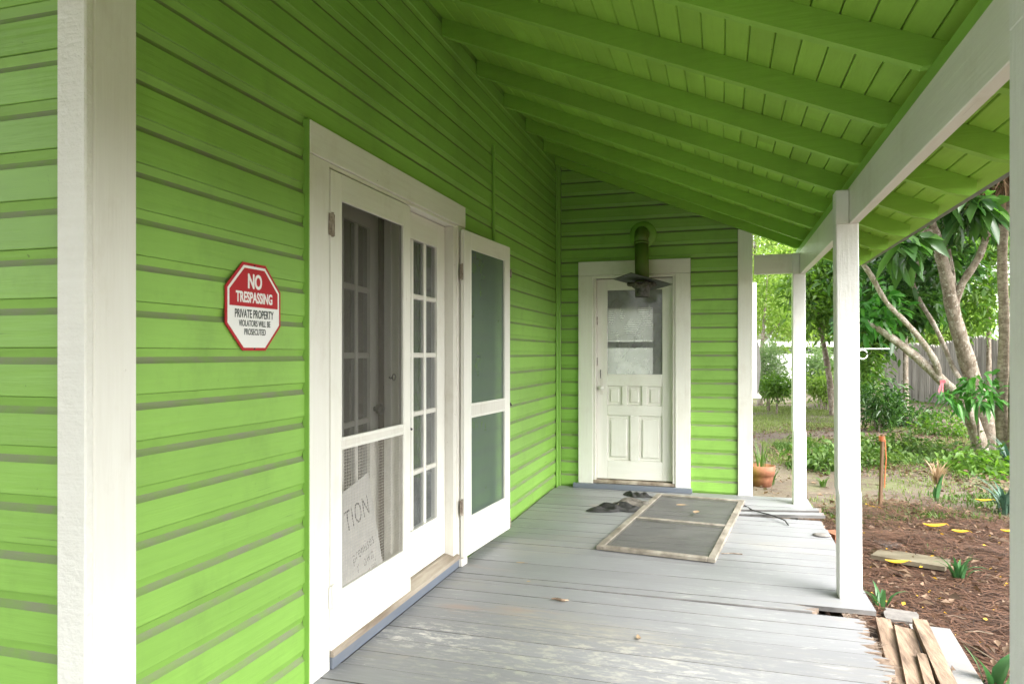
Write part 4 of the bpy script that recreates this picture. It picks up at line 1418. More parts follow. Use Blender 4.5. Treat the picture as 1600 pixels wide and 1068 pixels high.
# ------------------------------------------------------------------ yard: scrap lumber beside the deck
def plank(a, b, w, t, mat, label, cat='board', jag=0.0, name='scrap_board', roll=0.0):
    """a loose board from a to b (points on its underside centre line)"""
    a, b = Vector(a), Vector(b)
    d = (b - a).normalized()
    s = d.cross(Vector((0, 0, 1))).normalized()
    u = s.cross(d)
    s2 = s * math.cos(roll) + u * math.sin(roll)
    u2 = u * math.cos(roll) - s * math.sin(roll)
    L = (b - a).length
    n = 5
    poly = [(0.0 - (R.random() * jag), -w / 2 + w * k / n) for k in range(n + 1)] + [(L + R.random() * jag, w / 2 - w * k / n) for k in range(n + 1)]
    mb = MB()
    mb.prism(poly, lambda p, t_: a + d * p[0] + s2 * p[1] + u2 * t_, 0.0, t)
    return tag(mb.build(name, mat, None, tuple(a)), label, cat)


ZG = -0.19
plank(G(1452, 985, -0.165), G(1560, 1190, -0.150), 0.19, 0.025, 'scrap_grey', 'wide white painted board with a nail hole under the scrap pile', jag=0.004)
plank(G(1380, 978, -0.15), G(1432, 1180, -0.13), 0.07, 0.04, 'scrap_brown', 'splintered brown board nearest the torn deck ends', jag=0.03)
plank(G(1412, 990, -0.125), G(1456, 1180, -0.115), 0.09, 0.035, 'scrap_brown', 'broad brown board with flaking white paint, middle of the scrap pile', jag=0.01, roll=0.1)
plank(G(1437, 980, -0.115), G(1520, 1170, -0.095), 0.065, 0.045, 'scrap_brown', 'clean edged brown batten on top of the scrap pile', jag=0.003)
plank(G(1440, 1030, -0.10), G(1478, 1170, -0.09), 0.04, 0.03, 'scrap_brown', 'thin brown lath wedged between the scrap boards', jag=0.004)
plank(G(1595, 1052, -0.185), G(1680, 1060, -0.185), 0.12, 0.02, 'scrap_grey', 'pale painted board end beside the near white post', jag=0.004)
mb = MB().lathe([(0.0, 0.0), (0.006, 0.0), (0.006, -0.002)], (0, 0, 0), 10)
o = plank(G(1373, 868, -0.175), G(1478, 885, -0.175), 0.30, 0.03, 'slate', 'flat wet brown board half buried in pine straw', jag=0.03, roll=0.05)
plank(G(1362, 845, -0.18), G(1395, 856, -0.18), 0.16, 0.03, 'stone', 'small grey paver in pine straw beside the middle post', cat='paver', name='paver', jag=0.01)
plank(G(1385, 965, -0.18), G(1430, 972, -0.18), 0.18, 0.03, 'stone', 'grey paver just above the scrap boards', cat='paver', name='paver', jag=0.02)
plank(G(1296, 842, -0.18), G(1314, 850, -0.18), 0.10, 0.075, 'brick', 'orange brick lying against the deck edge by the middle post', cat='brick', name='loose_brick', jag=0.004)

# fallen yellow leaves
for px, py, L, W, rz, lab in ((1461, 823, 0.20, 0.085, 0.35, 'long yellow leaf farthest left of the pair on the red pine straw'), (1501, 832, 0.13, 0.075, 0.1, 'rounded yellow leaf right of the longer yellow leaf'),
                              (1402, 880, 0.16, 0.07, 0.25, 'curved yellow leaf lying on the flat wet board'), (1362, 792, 0.14, 0.05, -0.9, 'narrow yellow leaf at the foot of the wooden stake'),
                              (1576, 831, 0.13, 0.06, 0.3, 'yellow leaf beside the near white post'), (1538, 783, 0.17, 0.07, 0.2, 'dull yellow leaf by the strap leaved plants')):
    one_leaf(px, py, -0.15, L, W, 'yellow', lab, rz, group='yellow fallen leaves in the yard', curl=0.5)

# wooden stake with orange twine
s0 = G(1375, 797, -0.2)
st_ = tag(empty('wooden_stake', s0), 'upright brown wooden stake tied with orange twine', 'stake')
mb = MB()
mb.cbox((-0.0145, -0.0145, 0), (0.0145, 0.0145, 0.73), 0.004)
sh = mb.build('shaft', 'stake', st_, (0, 0, 0), local=True)
sh.rotation_euler = (0.02, 0.025, 0.4)
mb = MB()
for k in range(4):
    z = 0.67 + k * 0.012
    mb.tube([(0.026 * math.cos(a) + 0.016, 0.026 * math.sin(a), z) for a in np.linspace(0, 2 * math.pi, 13)], 0.004, 5)
mb.tube([(0.04, -0.01, 0.68), (0.05, -0.01, 0.5), (0.038, -0.01, 0.30), (0.035, -0.01, 0.22)], 0.006, 5)
mb.build('twine', 'orange', st_, (0, 0, 0), local=True)

# terracotta pot with grassy plant
pc = P(1190, 755, 8.0)
pc.z = -0.2
PS = 0.86
pot = tag(empty('flower_pot', pc), 'terracotta flower pot with grassy plant behind the house corner', 'flower pot')
MB().lathe([(r_ * PS, h_ * PS) for r_, h_ in ((0.0, 0.0), (0.125, 0.0), (0.145, 0.10), (0.147, 0.105), (0.158, 0.15), (0.166, 0.152), (0.170, 0.27), (0.158, 0.272), (0.152, 0.24), (0.0, 0.235))], (0, 0, 0), 28).build('pot', 'terracotta', pot, (0, 0, 0), smooth=True, local=True)
straps('pot_plant', tuple(pc + Vector((0, 0, 0.2))), 16, 0.34, 0.016, 'weed', pot, tuple(pc + Vector((0, 0, 0.2))), 0.45, 0.12)

# dry ginger-like plant standing in the sand
bc = G(1462, 782, -0.2)
bp = tag(empty('dried_plant', bc), 'withered plant with brown papery top and green stalk in the sand', 'plant')
straps('stalk_leaf', tuple(bc), 4, 0.27, 0.07, 'leaf_strap', bp, tuple(bc), 0.12, 0.02)
straps('dead_top', tuple(bc + Vector((0.02, 0, 0.17))), 46, 0.27, 0.020, 'dry_leaf', bp, tuple(bc + Vector((0, 0, 0.17))), 0.55, 0.05)

# strap plants
for px, py, n, L, w, mat, lean, lab in (
        (1497, 905, 12, 0.24, 0.035, 'leaf_strap', 0.75, 'small spiky rosette plant in the pine straw beyond the wet board'),
        (1378, 950, 9, 0.20, 0.03, 'leaf_strap', 0.8, 'drooping strap leaf plant beside the base of the middle post'),
        (1552, 1085, 5, 0.30, 0.075, 'leaf_strap', 0.6, 'broad leaved plant in the foreground next to the near post'),
        (1475, 868, 7, 0.11, 0.02, 'weed', 0.6, 'small green weed sprout above the spiky rosette'),
        (1455, 868, 6, 0.09, 0.022, 'weed', 0.5, 'tiny leafy weed at the corner of the wet board'),
        (1570, 800, 34, 0.50, 0.035, 'leaf_bluish', 1.0, 'bluish strap leaved clump below the big tree, nearest the near post'),
        (1578, 735, 30, 0.60, 0.04, 'leaf_bluish', 0.95, 'taller strap leaved clump at the foot of the palm trunks'),
        (1285, 760, 14, 0.16, 0.03, 'weed', 0.7, 'low green weed tuft between far post and middle post'),
        (1204, 757, 14, 0.26, 0.018, 'weed', 0.5, 'upright grass tuft against the terracotta pot'),
        (1545, 700, 14, 0.35, 0.05, 'leaf_mid', 0.8, 'leafy clump right at the base of the leaning trunks')):
    c = G(px, py, -0.2)
    c.z = float(gh(c.x, c.y)) - 0.01
    tag(straps('strap_leaf_plant', tuple(c), n, L, w, mat, None, tuple(c), lean, 0.05), lab, 'plant', 'strap leaved plants in the yard')

# ------------------------------------------------------------------ ground cover (uncountable)
def fbm(x, y, s, seed):
    v = 0
    for k in range(3):
        a = 1.0 / (1.7 ** k)
        f = s * (1.9 ** k)
        v = v + a * np.sin(x * f * 1.13 + seed + 2.1 * np.sin(y * f * 0.71 + seed * 1.7)) * np.cos(y * f * 0.97 - seed * 0.6 + 1.7 * np.sin(x * f * 0.53 + k))
    return v


def pine_straw():
    n = 62000
    x = 2.30 + NR.random(n) ** 1.1 * 4.0
    y = 2.2 + NR.random(n) * 6.6
    lim = 7.2 + 0.5 * np.sin(x * 2.2) - (x - 2.3) * 0.05
    keep = (y < lim + NR.normal(size=n) * 0.35) & (np.abs(fbm(x, y, 1.5, 2.0)) < 1.9)
    x, y = x[keep], y[keep]
    n = len(x)
    a = NR.normal(size=n) * 0.75 + 0.5 * fbm(x, y, 1.2, 5)
    L = 0.11 + 0.13 * NR.random(n)
    h = 0.010 + 0.030 * NR.random(n) + np.clip(0.03 * fbm(x, y, 2.4, 1.0), -0.01, 0.04)
    base = np.stack([x, y, gh(x, y) + h], 1)
    d = np.stack([np.cos(a), np.sin(a), NR.normal(size=n) * 0.10], 1)
    s = np.stack([-np.sin(a), np.cos(a), np.zeros(n)], 1)
    w = (0.0014 + 0.0022 * NR.random(n))[:, None]
    bend = s * (NR.normal(size=n) * 0.16)[:, None] * L[:, None]
    p0, p1, p2 = base - d * L[:, None] * 0.5, base + bend + np.array([0, 0, 0.006]), base + d * L[:, None] * 0.5
    up = np.array([0, 0, 1.0])
    v = np.stack([p0 - s * w, p0 + s * w, p1 - s * w + up * w, p1 + s * w + up * w, p2 - s * w * 0.4, p2 + s * w * 0.4], 1).reshape(-1, 3)
    f = np.array([[0, 1, 3, 2], [2, 3, 5, 4]])
    F = (f[None] + (np.arange(n) * 6)[:, None, None]).reshape(-1, 4)
    o = rawmesh('pine_straw', v, F, 4, 'needle', None, (3.5, 4.5, -0.2))
    tag(o, 'reddish brown pine straw mulch along the porch', 'pine straw', kind='stuff')


pine_straw()


def mulch_bed():
    n = 60
    mb = MB()
    out = []
    for k in range(n):
        a = 2 * math.pi * k / n
        out.append((4.15 + 2.0 * math.cos(a) * (1 + 0.05 * math.sin(5 * a)), 4.3 + 2.55 * math.sin(a) * (1 + 0.06 * math.sin(7 * a + 1))))
    rings = []
    for r in (0.0, 0.25, 0.5, 0.7, 0.85, 0.95, 1.0):
        for x, y in out:
            X, Y = 4.15 + (x - 4.15) * r, 4.3 + (y - 4.3) * r
            mb.v.append(Vector((X, Y, float(gh(X, Y)) + 0.005 + 0.006 * (1 - r ** 6))))
    for i in range(6):
        for k in range(n):
            k2 = (k + 1) % n
            mb.f.append((i * n + k, (i + 1) * n + k, (i + 1) * n + k2, i * n + k2))
            mb.m.append(0)
    tag(mb.build('mulch_bed', 'mulch', None, (4.15, 4.3, -0.2), smooth=True), 'dark mulch bed under the pine straw', kind='structure')


mulch_bed()


def litter():
    n = 52000
    x = 1.9 + NR.random(n) * 8
    y = 4.8 + NR.random(n) * 12
    m = fbm(x, y, 0.8, 4.0) + NR.normal(size=n) * 0.5
    keep = (m > -0.05) & ~((x < 2.35) & (y < 6.85))
    x, y = x[keep], y[keep]
    n = len(x)
    c = np.stack([x, y, gh(x, y) + 0.004 + 0.012 * NR.random(n)], 1)
    a = NR.random(n) * 6.28
    d = np.stack([np.cos(a), np.sin(a), NR.normal(size=n) * 0.25], 1)
    L = 0.03 + 0.06 * NR.random(n) ** 2
    v, f = leaves(c, d, L, L * 0.5, 0.15, 0.0)
    tag(rawmesh('leaf_litter', v, f, 3, 'litter', None, (5, 9, -0.2)), 'scattered brown leaf litter on the yard soil', 'leaf litter', kind='stuff')
    n = 2600
    x = 2.35 + NR.random(n) * 4.2
    y = 2.4 + NR.random(n) * 5.4
    c = np.stack([x, y, gh(x, y) + 0.035 + 0.02 * NR.random(n)], 1)
    a = NR.random(n) * 6.28
    d = np.stack([np.cos(a), np.sin(a), NR.normal(size=n) * 0.3], 1)
    L = 0.02 + 0.07 * NR.random(n) ** 2
    v, f = leaves(c, d, L, L * (0.35 + 0.3 * NR.random(n)), 0.3, 0.1)
    tag(rawmesh('dead_leaves', v, f, 3, 'litter', None, (4, 4, -0.2)), 'small dead brown leaves mixed into the pine straw', 'leaf litter', kind='stuff')
    n = 420
    x = 2.4 + NR.random(n) * 3.5
    y = 2.4 + NR.random(n) * 4.2
    c = np.stack([x, y, gh(x, y) + 0.05], 1)
    a = NR.random(n) * 6.28
    d = np.stack([np.cos(a), np.sin(a), NR.normal(size=n) * 0.2], 1)
    L = 0.012 + 0.03 * NR.random(n) ** 3
    v, f = leaves(c, d, L, L * 0.6, 0.15, 0.0)
    tag(rawmesh('leaf_flecks', v, f, 3, 'yellow', None, (4, 4, -0.2)), 'tiny yellow leaf flecks on the pine straw', 'leaf litter', kind='stuff')


litter()


def twigs():
    mb = MB()
    for k in range(260):
        x, y = 2.5 + R.random() * 4.5, 2.4 + R.random() * 8.5
        a_, L_ = R.uniform(0, 6.28), R.uniform(0.05, 0.32) * R.uniform(0.5, 1)
        z = float(gh(x, y)) + (0.045 if y < 6.6 else 0.012)
        p = Vector((x, y, z))
        d = Vector((math.cos(a_), math.sin(a_), R.gauss(0, 0.05)))
        r = R.uniform(0.0012, 0.004)
        mb.tube([p - d * L_ / 2, p + Vector((R.gauss(0, 0.01), R.gauss(0, 0.01), 0.008)), p + d * L_ / 2], [r, r * 0.9, r * 0.5], 5)
    tag(mb.build('twigs', 'twig', None, (4, 5, -0.2)), 'thin brown twigs scattered over mulch and soil', 'twigs', kind='stuff')


twigs()


def grass(name, n, xr, yr, thr, seed, hgt, wid, mat, label, cond):
    x = xr[0] + NR.random(n) * (xr[1] - xr[0])
    y = yr[0] + NR.random(n) * (yr[1] - yr[0])
    m = fbm(x, y, 0.75, seed) + NR.normal(size=n) * 0.25
    keep = (m > thr) & cond(x, y)
    x, y, m = x[keep], y[keep], m[keep]
    n = len(x)
    g = gh(x, y) - 0.005
    a = NR.random(n) * 6.28
    h = hgt * (0.45 + 0.8 * NR.random(n)) * np.clip(0.6 + 0.35 * m, 0.5, 1.5)
    b = np.stack([x, y, g], 1)
    ln = np.stack([np.cos(a), np.sin(a), np.zeros(n)], 1)
    s = np.stack([-np.sin(a), np.cos(a), np.zeros(n)], 1)
    w = (wid * (0.6 + 0.8 * NR.random(n)))[:, None]
    H = h[:, None]
    lean = (0.3 + 0.7 * NR.random(n))[:, None]
    up = np.array([0, 0, 1.0])
    m1 = b + up * H * 0.6 + ln * H * 0.25 * lean
    tip = b + up * H * 0.9 + ln * H * 0.8 * lean
    v = np.stack([b - s * w, b + s * w, m1 - s * w * 0.9, m1 + s * w * 0.9, tip], 1).reshape(-1, 3)
    k = np.arange(n) * 5
    F = np.concatenate([np.stack([k, k + 1, k + 3], 1), np.stack([k, k + 3, k + 2], 1), np.stack([k + 2, k + 3, k + 4], 1)])
    return tag(rawmesh(name, v, F, 3, mat, None, (5, 12, -0.2)), label, 'grass', kind='stuff')


grass('grass', 330000, (0.5, 14), (7.6, 30), 0.10, 1.3, 0.065, 0.0040, 'grass', 'patchy pale lawn grass behind the porch', lambda x, y: (y > 7.4 + 0.0 * x) & ((x > 2.2) | (y > 13)) & (x < 2.5 + y * 0.35))
grass('weeds', 80000, (2.4, 7.0), (6.4, 12.5), 0.25, 3.1, 0.085, 0.0065, 'weed', 'bright green low weeds around the stake', lambda x, y: (y > 6.9 + 0.35 * np.sin(x * 2)))

# ------------------------------------------------------------------ fences and neighbours
def stockade():
    f = tag(empty('wooden_fence', P(1500, 640, 18)), 'grey wooden stockade fence with scalloped top behind the leaning trees', 'fence')
    A, B = P(1383, 552, 22.5), P(1700, 552, 15.2)
    A.z = B.z = 0
    L = (B - A).length
    d = (B - A).normalized()
    s = Vector((-d.y, d.x, 0))
    n = int(L / 0.098)
    base = None
    for i in range(n):
        t = (i + 0.5) / n
        p = A + d * L * t
        zb = -0.34 + 0.33 * t
        ph = (i * 0.098 % 2.4) / 2.4
        h = 1.70 + 0.16 * math.sin(math.pi * ph) + R.uniform(-0.01, 0.01) + 0.10 * t
        w = R.uniform(0.036, 0.043)
        mb = MB()
        mb.prism([(-w, 0), (w, 0), (w, h - 0.03), (0, h + 0.02), (-w, h - 0.03)], lambda q, k: Vector((p.x, p.y, zb + q[1])) + d * q[0] + s * k, 0.012, -0.012 - R.choice((0.0, 0.006, 0.028)))
        mb.build('picket', 'fence_wood', f, (p.x, p.y, zb))
    for hz in (0.35, 1.35):
        mb = MB()
        a, b = A + s * 0.03, B + s * 0.03
        mb.tube([(a.x, a.y, -0.34 + hz), (b.x, b.y, -0.01 + hz)], 0.04, 4)
        mb.build('rail', 'fence_wood', f, (a.x, a.y, hz))


stockade()


def white_fence():
    f = tag(empty('white_fence', P(1240, 590, 30)), 'bright white board fence with high top rail at the end of the lawn', 'fence')
    A, B = P(1120, 552, 30), P(1318, 552, 31)
    A.z = B.z = 0
    d = (B - A).normalized()
    s = Vector((-d.y, d.x, 0))
    L = (B - A).length
    n = int(L / 0.2)
    for i in range(n):
        p = A + d * (L * (i + 0.5) / n)
        mb = MB()
        mb.prism([(-0.097, 0), (0.097, 0), (0.097, 1.58), (-0.097, 1.58)], lambda q, k: Vector((p.x, p.y, -0.3 + q[1])) + d * q[0] + s * k, 0.015, -0.015)
        mb.build('board', 'vinyl', f, (p.x, p.y, -0.3))
    for i in range(4):
        p = A + d * (L * i / 3)
        mb = MB()
        mb.prism([(-0.06, 0), (0.06, 0), (0.06, 2.2), (-0.06, 2.2)], lambda q, k: Vector((p.x, p.y, -0.3 + q[1])) + d * q[0] + s * k, 0.10, 0.02)
        mb.build('post', 'vinyl', f, (p.x, p.y, -0.3))
    mb = MB()
    mb.prism([(0, 1.60), (L, 1.60), (L, 1.82), (0, 1.82)], lambda q, k: Vector((A.x, A.y, q[1])) + d * q[0] + s * k, 0.018, -0.05)
    mb.build('top_rail', 'vinyl', f, (A.x, A.y, 1.6))


white_fence()


def far_house():
    o = P(1560, 640, 34)
    h = tag(empty('neighbour_house', (o.x, o.y, -0.1)), 'pale grey neighbouring house glimpsed beyond the wooden fence', 'house')
    ux = Vector((CT, ST, 0))
    uy = Vector((-ST, CT, 0))

    def W(a, b, c):
        return ux * a + uy * b + Vector((0, 0, c))
    mb = MB()
    mb.prism([(-1.6, 0), (7, 0), (7, 5.2), (2.7, 7.4), (-1.6, 5.2)], lambda q, k: W(q[0], k, q[1]), 8, 0)
    mb.build('wall', 'siding_far', h, (0, 0, 0), local=True)
    for sgn in (0, 1):
        mb = MB()
        q = [(-1.9, 5.0), (2.7, 7.4), (2.7, 7.52), (-1.9, 5.14)] if sgn == 0 else [(2.7, 7.4), (7.3, 5.0), (7.3, 5.14), (2.7, 7.52)]
        mb.prism(q, lambda p, k: W(p[0], k, p[1]), 8.3, -0.3)
        mb.build('roof', 'roof_far', h, (0, 0, 0), local=True)
    # lean-to roof slope seen between the trunks
    mb = MB()
    mb.prism([(-1.4, 1.7), (2.2, 4.4), (2.2, 2.6), (-1.0, 1.2)], lambda p, k: W(p[0], k, p[1]), -0.05, -2.2)
    mb.build('stair_roof', 'roof_far', h, (0, 0, 0), local=True)
    for a, c in ((0.2, 3.2), (4.5, 3.2)):
        wn2 = MB().prism([(a, c), (a + 0.9, c), (a + 0.9, c + 1.3), (a, c + 1.3)], lambda p, k: W(p[0], k, p[1]), -0.01, -0.06).build('window', 'vinyl', h, (0, 0, 0), local=True)
        MB().prism([(a + 0.1, c + 0.1), (a + 0.8, c + 0.1), (a + 0.8, c + 1.2), (a + 0.1, c + 1.2)], lambda p, k: W(p[0], k, p[1]), -0.062, -0.07).build('pane', 'interior', wn2, (0, 0, 0), local=True)


far_house()

# ------------------------------------------------------------------ trees
def smooth_path(pts, rad, n=6):
    """Catmull-Rom through the points"""
    out, ro = [], []
    P_ = [pts[0] * 2 - pts[1]] + list(pts) + [pts[-1] * 2 - pts[-2]]
    for i in range(1, len(P_) - 2):
        p0, p1, p2, p3 = P_[i - 1], P_[i], P_[i + 1], P_[i + 2]
        for k in range(n):
            t = k / n
            out.append(0.5 * ((2 * p1) + (p2 - p0) * t + (2 * p0 - 5 * p1 + 4 * p2 - p3) * t * t + (3 * p1 - p0 - 3 * p2 + p3) * t ** 3))
            ro.append(rad[i - 1] * (1 - t) + rad[i] * t)
    out.append(pts[-1])
    ro.append(rad[-1])
    return out, ro


def stem(mb, px, widths, knob=0.06, seg=12):
    """px = [(x, y, depth)], widths in photograph pixels"""
    pts = [P(*q) for q in px]
    rad = [0.78 * w * q[2] / 1100 / 2 for w, q in zip(widths, px)]
    p, r = smooth_path(pts, rad)
    r = [x * (1 + knob * math.sin(i * 1.7 + px[0][0]) + R.uniform(-knob, knob) * 0.5) for i, x in enumerate(r)]
    mb.tube(p, r, seg)
    return mb


def tree(name, label, base, group='trees in the yard', cat='tree'):
    return tag(empty(name, base), label, cat, group)


# the leaning multi-stemmed tree on the right
b0 = P(1548, 712, 10.9)
t1 = tree('leaning_tree', 'multi stemmed tree with mottled leaning trunks in front of the wooden fence', b0)
mb = MB()
stem(mb, [(1552, 722, 10.9), (1540, 660, 10.9), (1510, 560, 10.8), (1490, 490, 10.7), (1478, 430, 10.6), (1462, 372, 10.4), (1448, 330, 10.2), (1430, 240, 10.0)], [40, 36, 30, 27, 24, 22, 18, 12])
stem(mb, [(1490, 500, 10.7), (1486, 440, 10.9), (1476, 380, 11.0), (1462, 335, 11.1), (1440, 250, 11.3)], [22, 18, 16, 14, 10])
stem(mb, [(1488, 500, 10.7), (1500, 450, 10.6), (1530, 400, 10.4), (1548, 345, 10.2), (1562, 285, 10.0), (1572, 220, 9.9)], [16, 15, 14, 12, 11, 9])
stem(mb, [(1463, 376, 10.4), (1450, 360, 10.3), (1425, 362, 10.2), (1410, 340, 10.0)], [12, 11, 9, 6])
mb.build('trunk', 'bark', t1, tuple(b0), smooth=True)
mb = MB()
stem(mb, [(1536, 716, 10.7), (1520, 660, 10.6), (1495, 620, 10.5), (1465, 588, 10.5), (1430, 556, 10.5), (1388, 524, 10.6), (1350, 500, 10.8)], [30, 27, 24, 19, 17, 14, 8])
stem(mb, [(1466, 590, 10.5), (1462, 566, 10.4), (1440, 532, 10.4), (1412, 500, 10.4), (1385, 472, 10.4), (1362, 432, 10.4), (1348, 412, 10.4), (1336, 396, 10.4)], [15, 13, 11, 10, 9, 11, 9, 6])
mb.build('leaning_stem', 'bark_pale', t1, tuple(P(1536, 716, 10.7)), smooth=True)
mb = MB()
stem(mb, [(1512, 610, 10.6), (1490, 575, 10.9), (1462, 512, 11.1), (1436, 468, 11.2), (1427, 436, 11.2), (1440, 398, 11.1), (1446, 370, 11.0)], [10, 9.5, 9, 8.5, 8, 8, 6])
mb.build('thin_stem', 'bark_pale', t1, tuple(P(1512, 610, 10.6)), smooth=True)
crown('crown', [(P(1440, 415, 11.6), (0.75, 0.7, 0.45), 46), (P(1385, 440, 11.8), (0.7, 0.6, 0.55), 44), (P(1500, 335, 10.8), (0.75, 0.7, 0.42), 60), (P(1405, 490, 12.0), (0.55, 0.6, 0.35), 34),
                (P(1545, 300, 10.6), (0.6, 0.7, 0.5), 46), (P(1470, 250, 10.5), (1.2, 1.2, 0.6), 110), (P(1440, 470, 12.2), (0.5, 0.6, 0.4), 50)],
      10, 0.18, 'leaf_dark', t1, tuple(b0), True, 0.42, 0.13, 0.25)
crown('hanging_leaves', [(P(1505, 325, 9.6), (0.28, 0.25, 0.16), 12), (P(1400, 385, 9.8), (0.3, 0.25, 0.16), 10)], 6, 0.34, 'leaf_dark', t1, tuple(b0), True, 0.40, 0.06, 0.4)
crown('young_leaves', [(P(1362, 480, 10.9), (0.32, 0.3, 0.16), 26), (P(1350, 510, 11.0), (0.3, 0.3, 0.22), 22)], 10, 0.19, 'leaf_sap', t1, tuple(b0), True, 0.4, 0.1, 0.3)

# the two straight palms beside it
for i, (px, w, dd, lab) in enumerate(((1567, 19, 9.9, 'slender palm trunk with dead frond skirt, left of the pair by the near post'), (1588, 22, 9.7, 'thicker palm trunk half hidden by the near white post'))):
    b = P(px, 735, dd)
    tp = tree('palm_tree', lab, b)
    mb = MB()
    stem(mb, [(px + 3, 745, dd), (px - 2, 640, dd), (px + 2, 520, dd), (px - 1, 400, dd), (px + 4, 300, dd), (px + 6, 150, dd)], [w * 1.35, w * 1.15, w, w * 0.95, w * 0.95, w * 0.9], 0.05)
    mb.build('trunk', 'bark_palm', tp, tuple(b), smooth=True)
    top = P(px + 4, 245, dd)
    C = np.array(top)[None] + NR.normal(size=(380, 3)) * np.array([0.16, 0.16, 0.12])
    D = NR.normal(size=(380, 3)) * 0.45 + np.array([0, 0, -1.0])
    Ln = 0.35 + 0.45 * NR.random(380)
    v, f = leaves(C, D, Ln, 0.02, 0.2, 0.0)
    rawmesh('dead_fronds', v, f, 3, 'dead_frond', tp, tuple(top))
    tt = P(px + 6, 130, dd)
    straps('fronds', tuple(tt), 22, 1.7, 0.16, 'leaf_palm', tp, tuple(tt), 0.75, 0.1, 7)

# sapling growing out of the trunks
b = P(1520, 690, 10.2)
sp = tree('leafy_sapling', 'bright green leafy shoot growing across the leaning trunks', b, None, 'plant')
mb = MB()
stem(mb, [(1530, 690, 10.2), (1526, 640, 10.1), (1518, 615, 10.0)], [5, 4, 3], seg=6)
mb.build('stem', 'bark', sp, tuple(b))
crown('foliage', [(P(1520, 620, 10.0), (0.36, 0.3, 0.14), 18), (P(1490, 622, 10.0), (0.2, 0.2, 0.10), 6), (P(1535, 600, 10.0), (0.25, 0.2, 0.09), 8)], 6, 0.17, 'leaf_sap', sp, tuple(b), True, 0.30, 0.05, 0.45)
# pink ribbon
q = P(1472, 596, 10.1)
mb = MB()
mb.add([q + Vector((-0.03, 0, 0.02)), q + Vector((0.04, 0, 0.03)), q + Vector((0.05, 0.01, -0.01)), q + Vector((-0.02, 0.01, -0.03))], [(0, 1, 2, 3)])
mb.add([q + Vector((-0.02, 0, -0.02)), q + Vector((0.0, 0, -0.02)), q + Vector((-0.03, -0.01, -0.16)), q + Vector((-0.055, -0.01, -0.14))], [(0, 1, 2, 3)])
mb.add([q + Vector((0.0, 0, -0.02)), q + Vector((0.02, 0, -0.02)), q + Vector((0.012, -0.02, -0.18)), q + Vector((-0.012, -0.02, -0.16))], [(0, 1, 2, 3)])
tag(mb.build('ribbon', 'pink', None, tuple(q)), 'pink ribbon tied round a leaning tree trunk', 'ribbon')

# understorey behind: shrubs
def shrub(px, py, d, r, n, size, mat, lab, per=10, big=False, ratio=0.4, group='shrubs beyond the lawn', clump=0.12):
    c = P(px, py, d)
    base = Vector((c.x, c.y, float(gh(c.x, c.y))))
    s = tag(empty('shrub', base), lab, 'shrub', group)
    mb = MB()
    for k in range(4):
        a = R.uniform(0, 6.28)
        mb.tube([base + Vector((0.05 * math.cos(a), 0.05 * math.sin(a), -0.02)), base + (c - base) * 0.6 + Vector((0.2 * r[0] * math.cos(a), 0.2 * r[1] * math.sin(a), 0)), c + Vector((0.5 * r[0] * math.cos(a), 0.5 * r[1] * math.sin(a), 0.2 * r[2]))], [0.02, 0.014, 0.006], 6)
    mb.build('stems', 'bark', s, tuple(base))
    crown('foliage', [(c, r, n)], per, size, mat, s, tuple(base), big, ratio, clump, 0.3, 0.25)
    return s


shrub(1372, 630, 13.5, (0.46, 0.5, 0.42), 120, 0.15, 'leaf_dark', 'dark ferny shrub between the middle post and the wooden fence', 9, ratio=0.22)
shrub(1346, 565, 15.0, (0.4, 0.5, 0.7), 80, 0.16, 'leaf_mid', 'tall green shrub rising right behind the middle post', 9)
shrub(1418, 652, 14.5, (0.6, 0.6, 0.15), 60, 0.12, 'leaf_dark', 'low dark shrub at the foot of the wooden fence', 9)
shrub(1482, 668, 12.8, (0.6, 0.5, 0.14), 60, 0.10, 'leaf_mid', 'low green shrub in front of the fence beside the trunks', 9)
shrub(1545, 745, 8.9, (0.75, 0.5, 0.22), 150, 0.12, 'leaf_mid', 'spreading groundcover shrub below the leaning trunks', 9, ratio=0.45)
shrub(1520, 728, 9.8, (0.45, 0.4, 0.18), 70, 0.10, 'weed', 'bright low shrub left of the strap leaved clumps', 9)
shrub(1562, 775, 8.3, (0.5, 0.4, 0.2), 110, 0.13, 'leaf_mid', 'leafy groundcover clump between strap leaved plants and near post', 9, ratio=0.45)
shrub(1350, 715, 9.6, (0.5, 0.5, 0.10), 80, 0.09, 'weed', 'bright weedy patch beside the wooden stake', 9, ratio=0.5)
shrub(1410, 700, 10.6, (0.7, 0.5, 0.10), 90, 0.09, 'weed', 'low green weeds right of the stake below the fence', 9, ratio=0.5)
shrub(1285, 722, 9.2, (0.35, 0.5, 0.12), 70, 0.09, 'weed', 'bright weedy patch seen between far and middle posts', 9, ratio=0.5)
shrub(1202, 572, 19.0, (0.42, 0.4, 0.75), 260, 0.11, 'leaf_pale', 'pale feathery shrub just past the house corner', 12, ratio=0.22)
shrub(1212, 605, 18.0, (0.5, 0.4, 0.22), 110, 0.12, 'leaf_mid', 'low green shrub at the foot of the pale feathery shrub', 10)
shrub(1284, 580, 19.5, (0.62, 0.5, 0.62), 240, 0.12, 'leaf_pale', 'grey green shrub between the far post and middle post', 12, ratio=0.3)
shrub(1292, 605, 18.5, (0.45, 0.4, 0.28), 120, 0.12, 'leaf_light', 'yellowish green low shrub in front of the grey green shrub', 10)
shrub(1330, 590, 20.0, (0.8, 0.5, 0.7), 160, 0.14, 'leaf_mid', 'dense green shrub hidden mostly behind the middle post', 10)


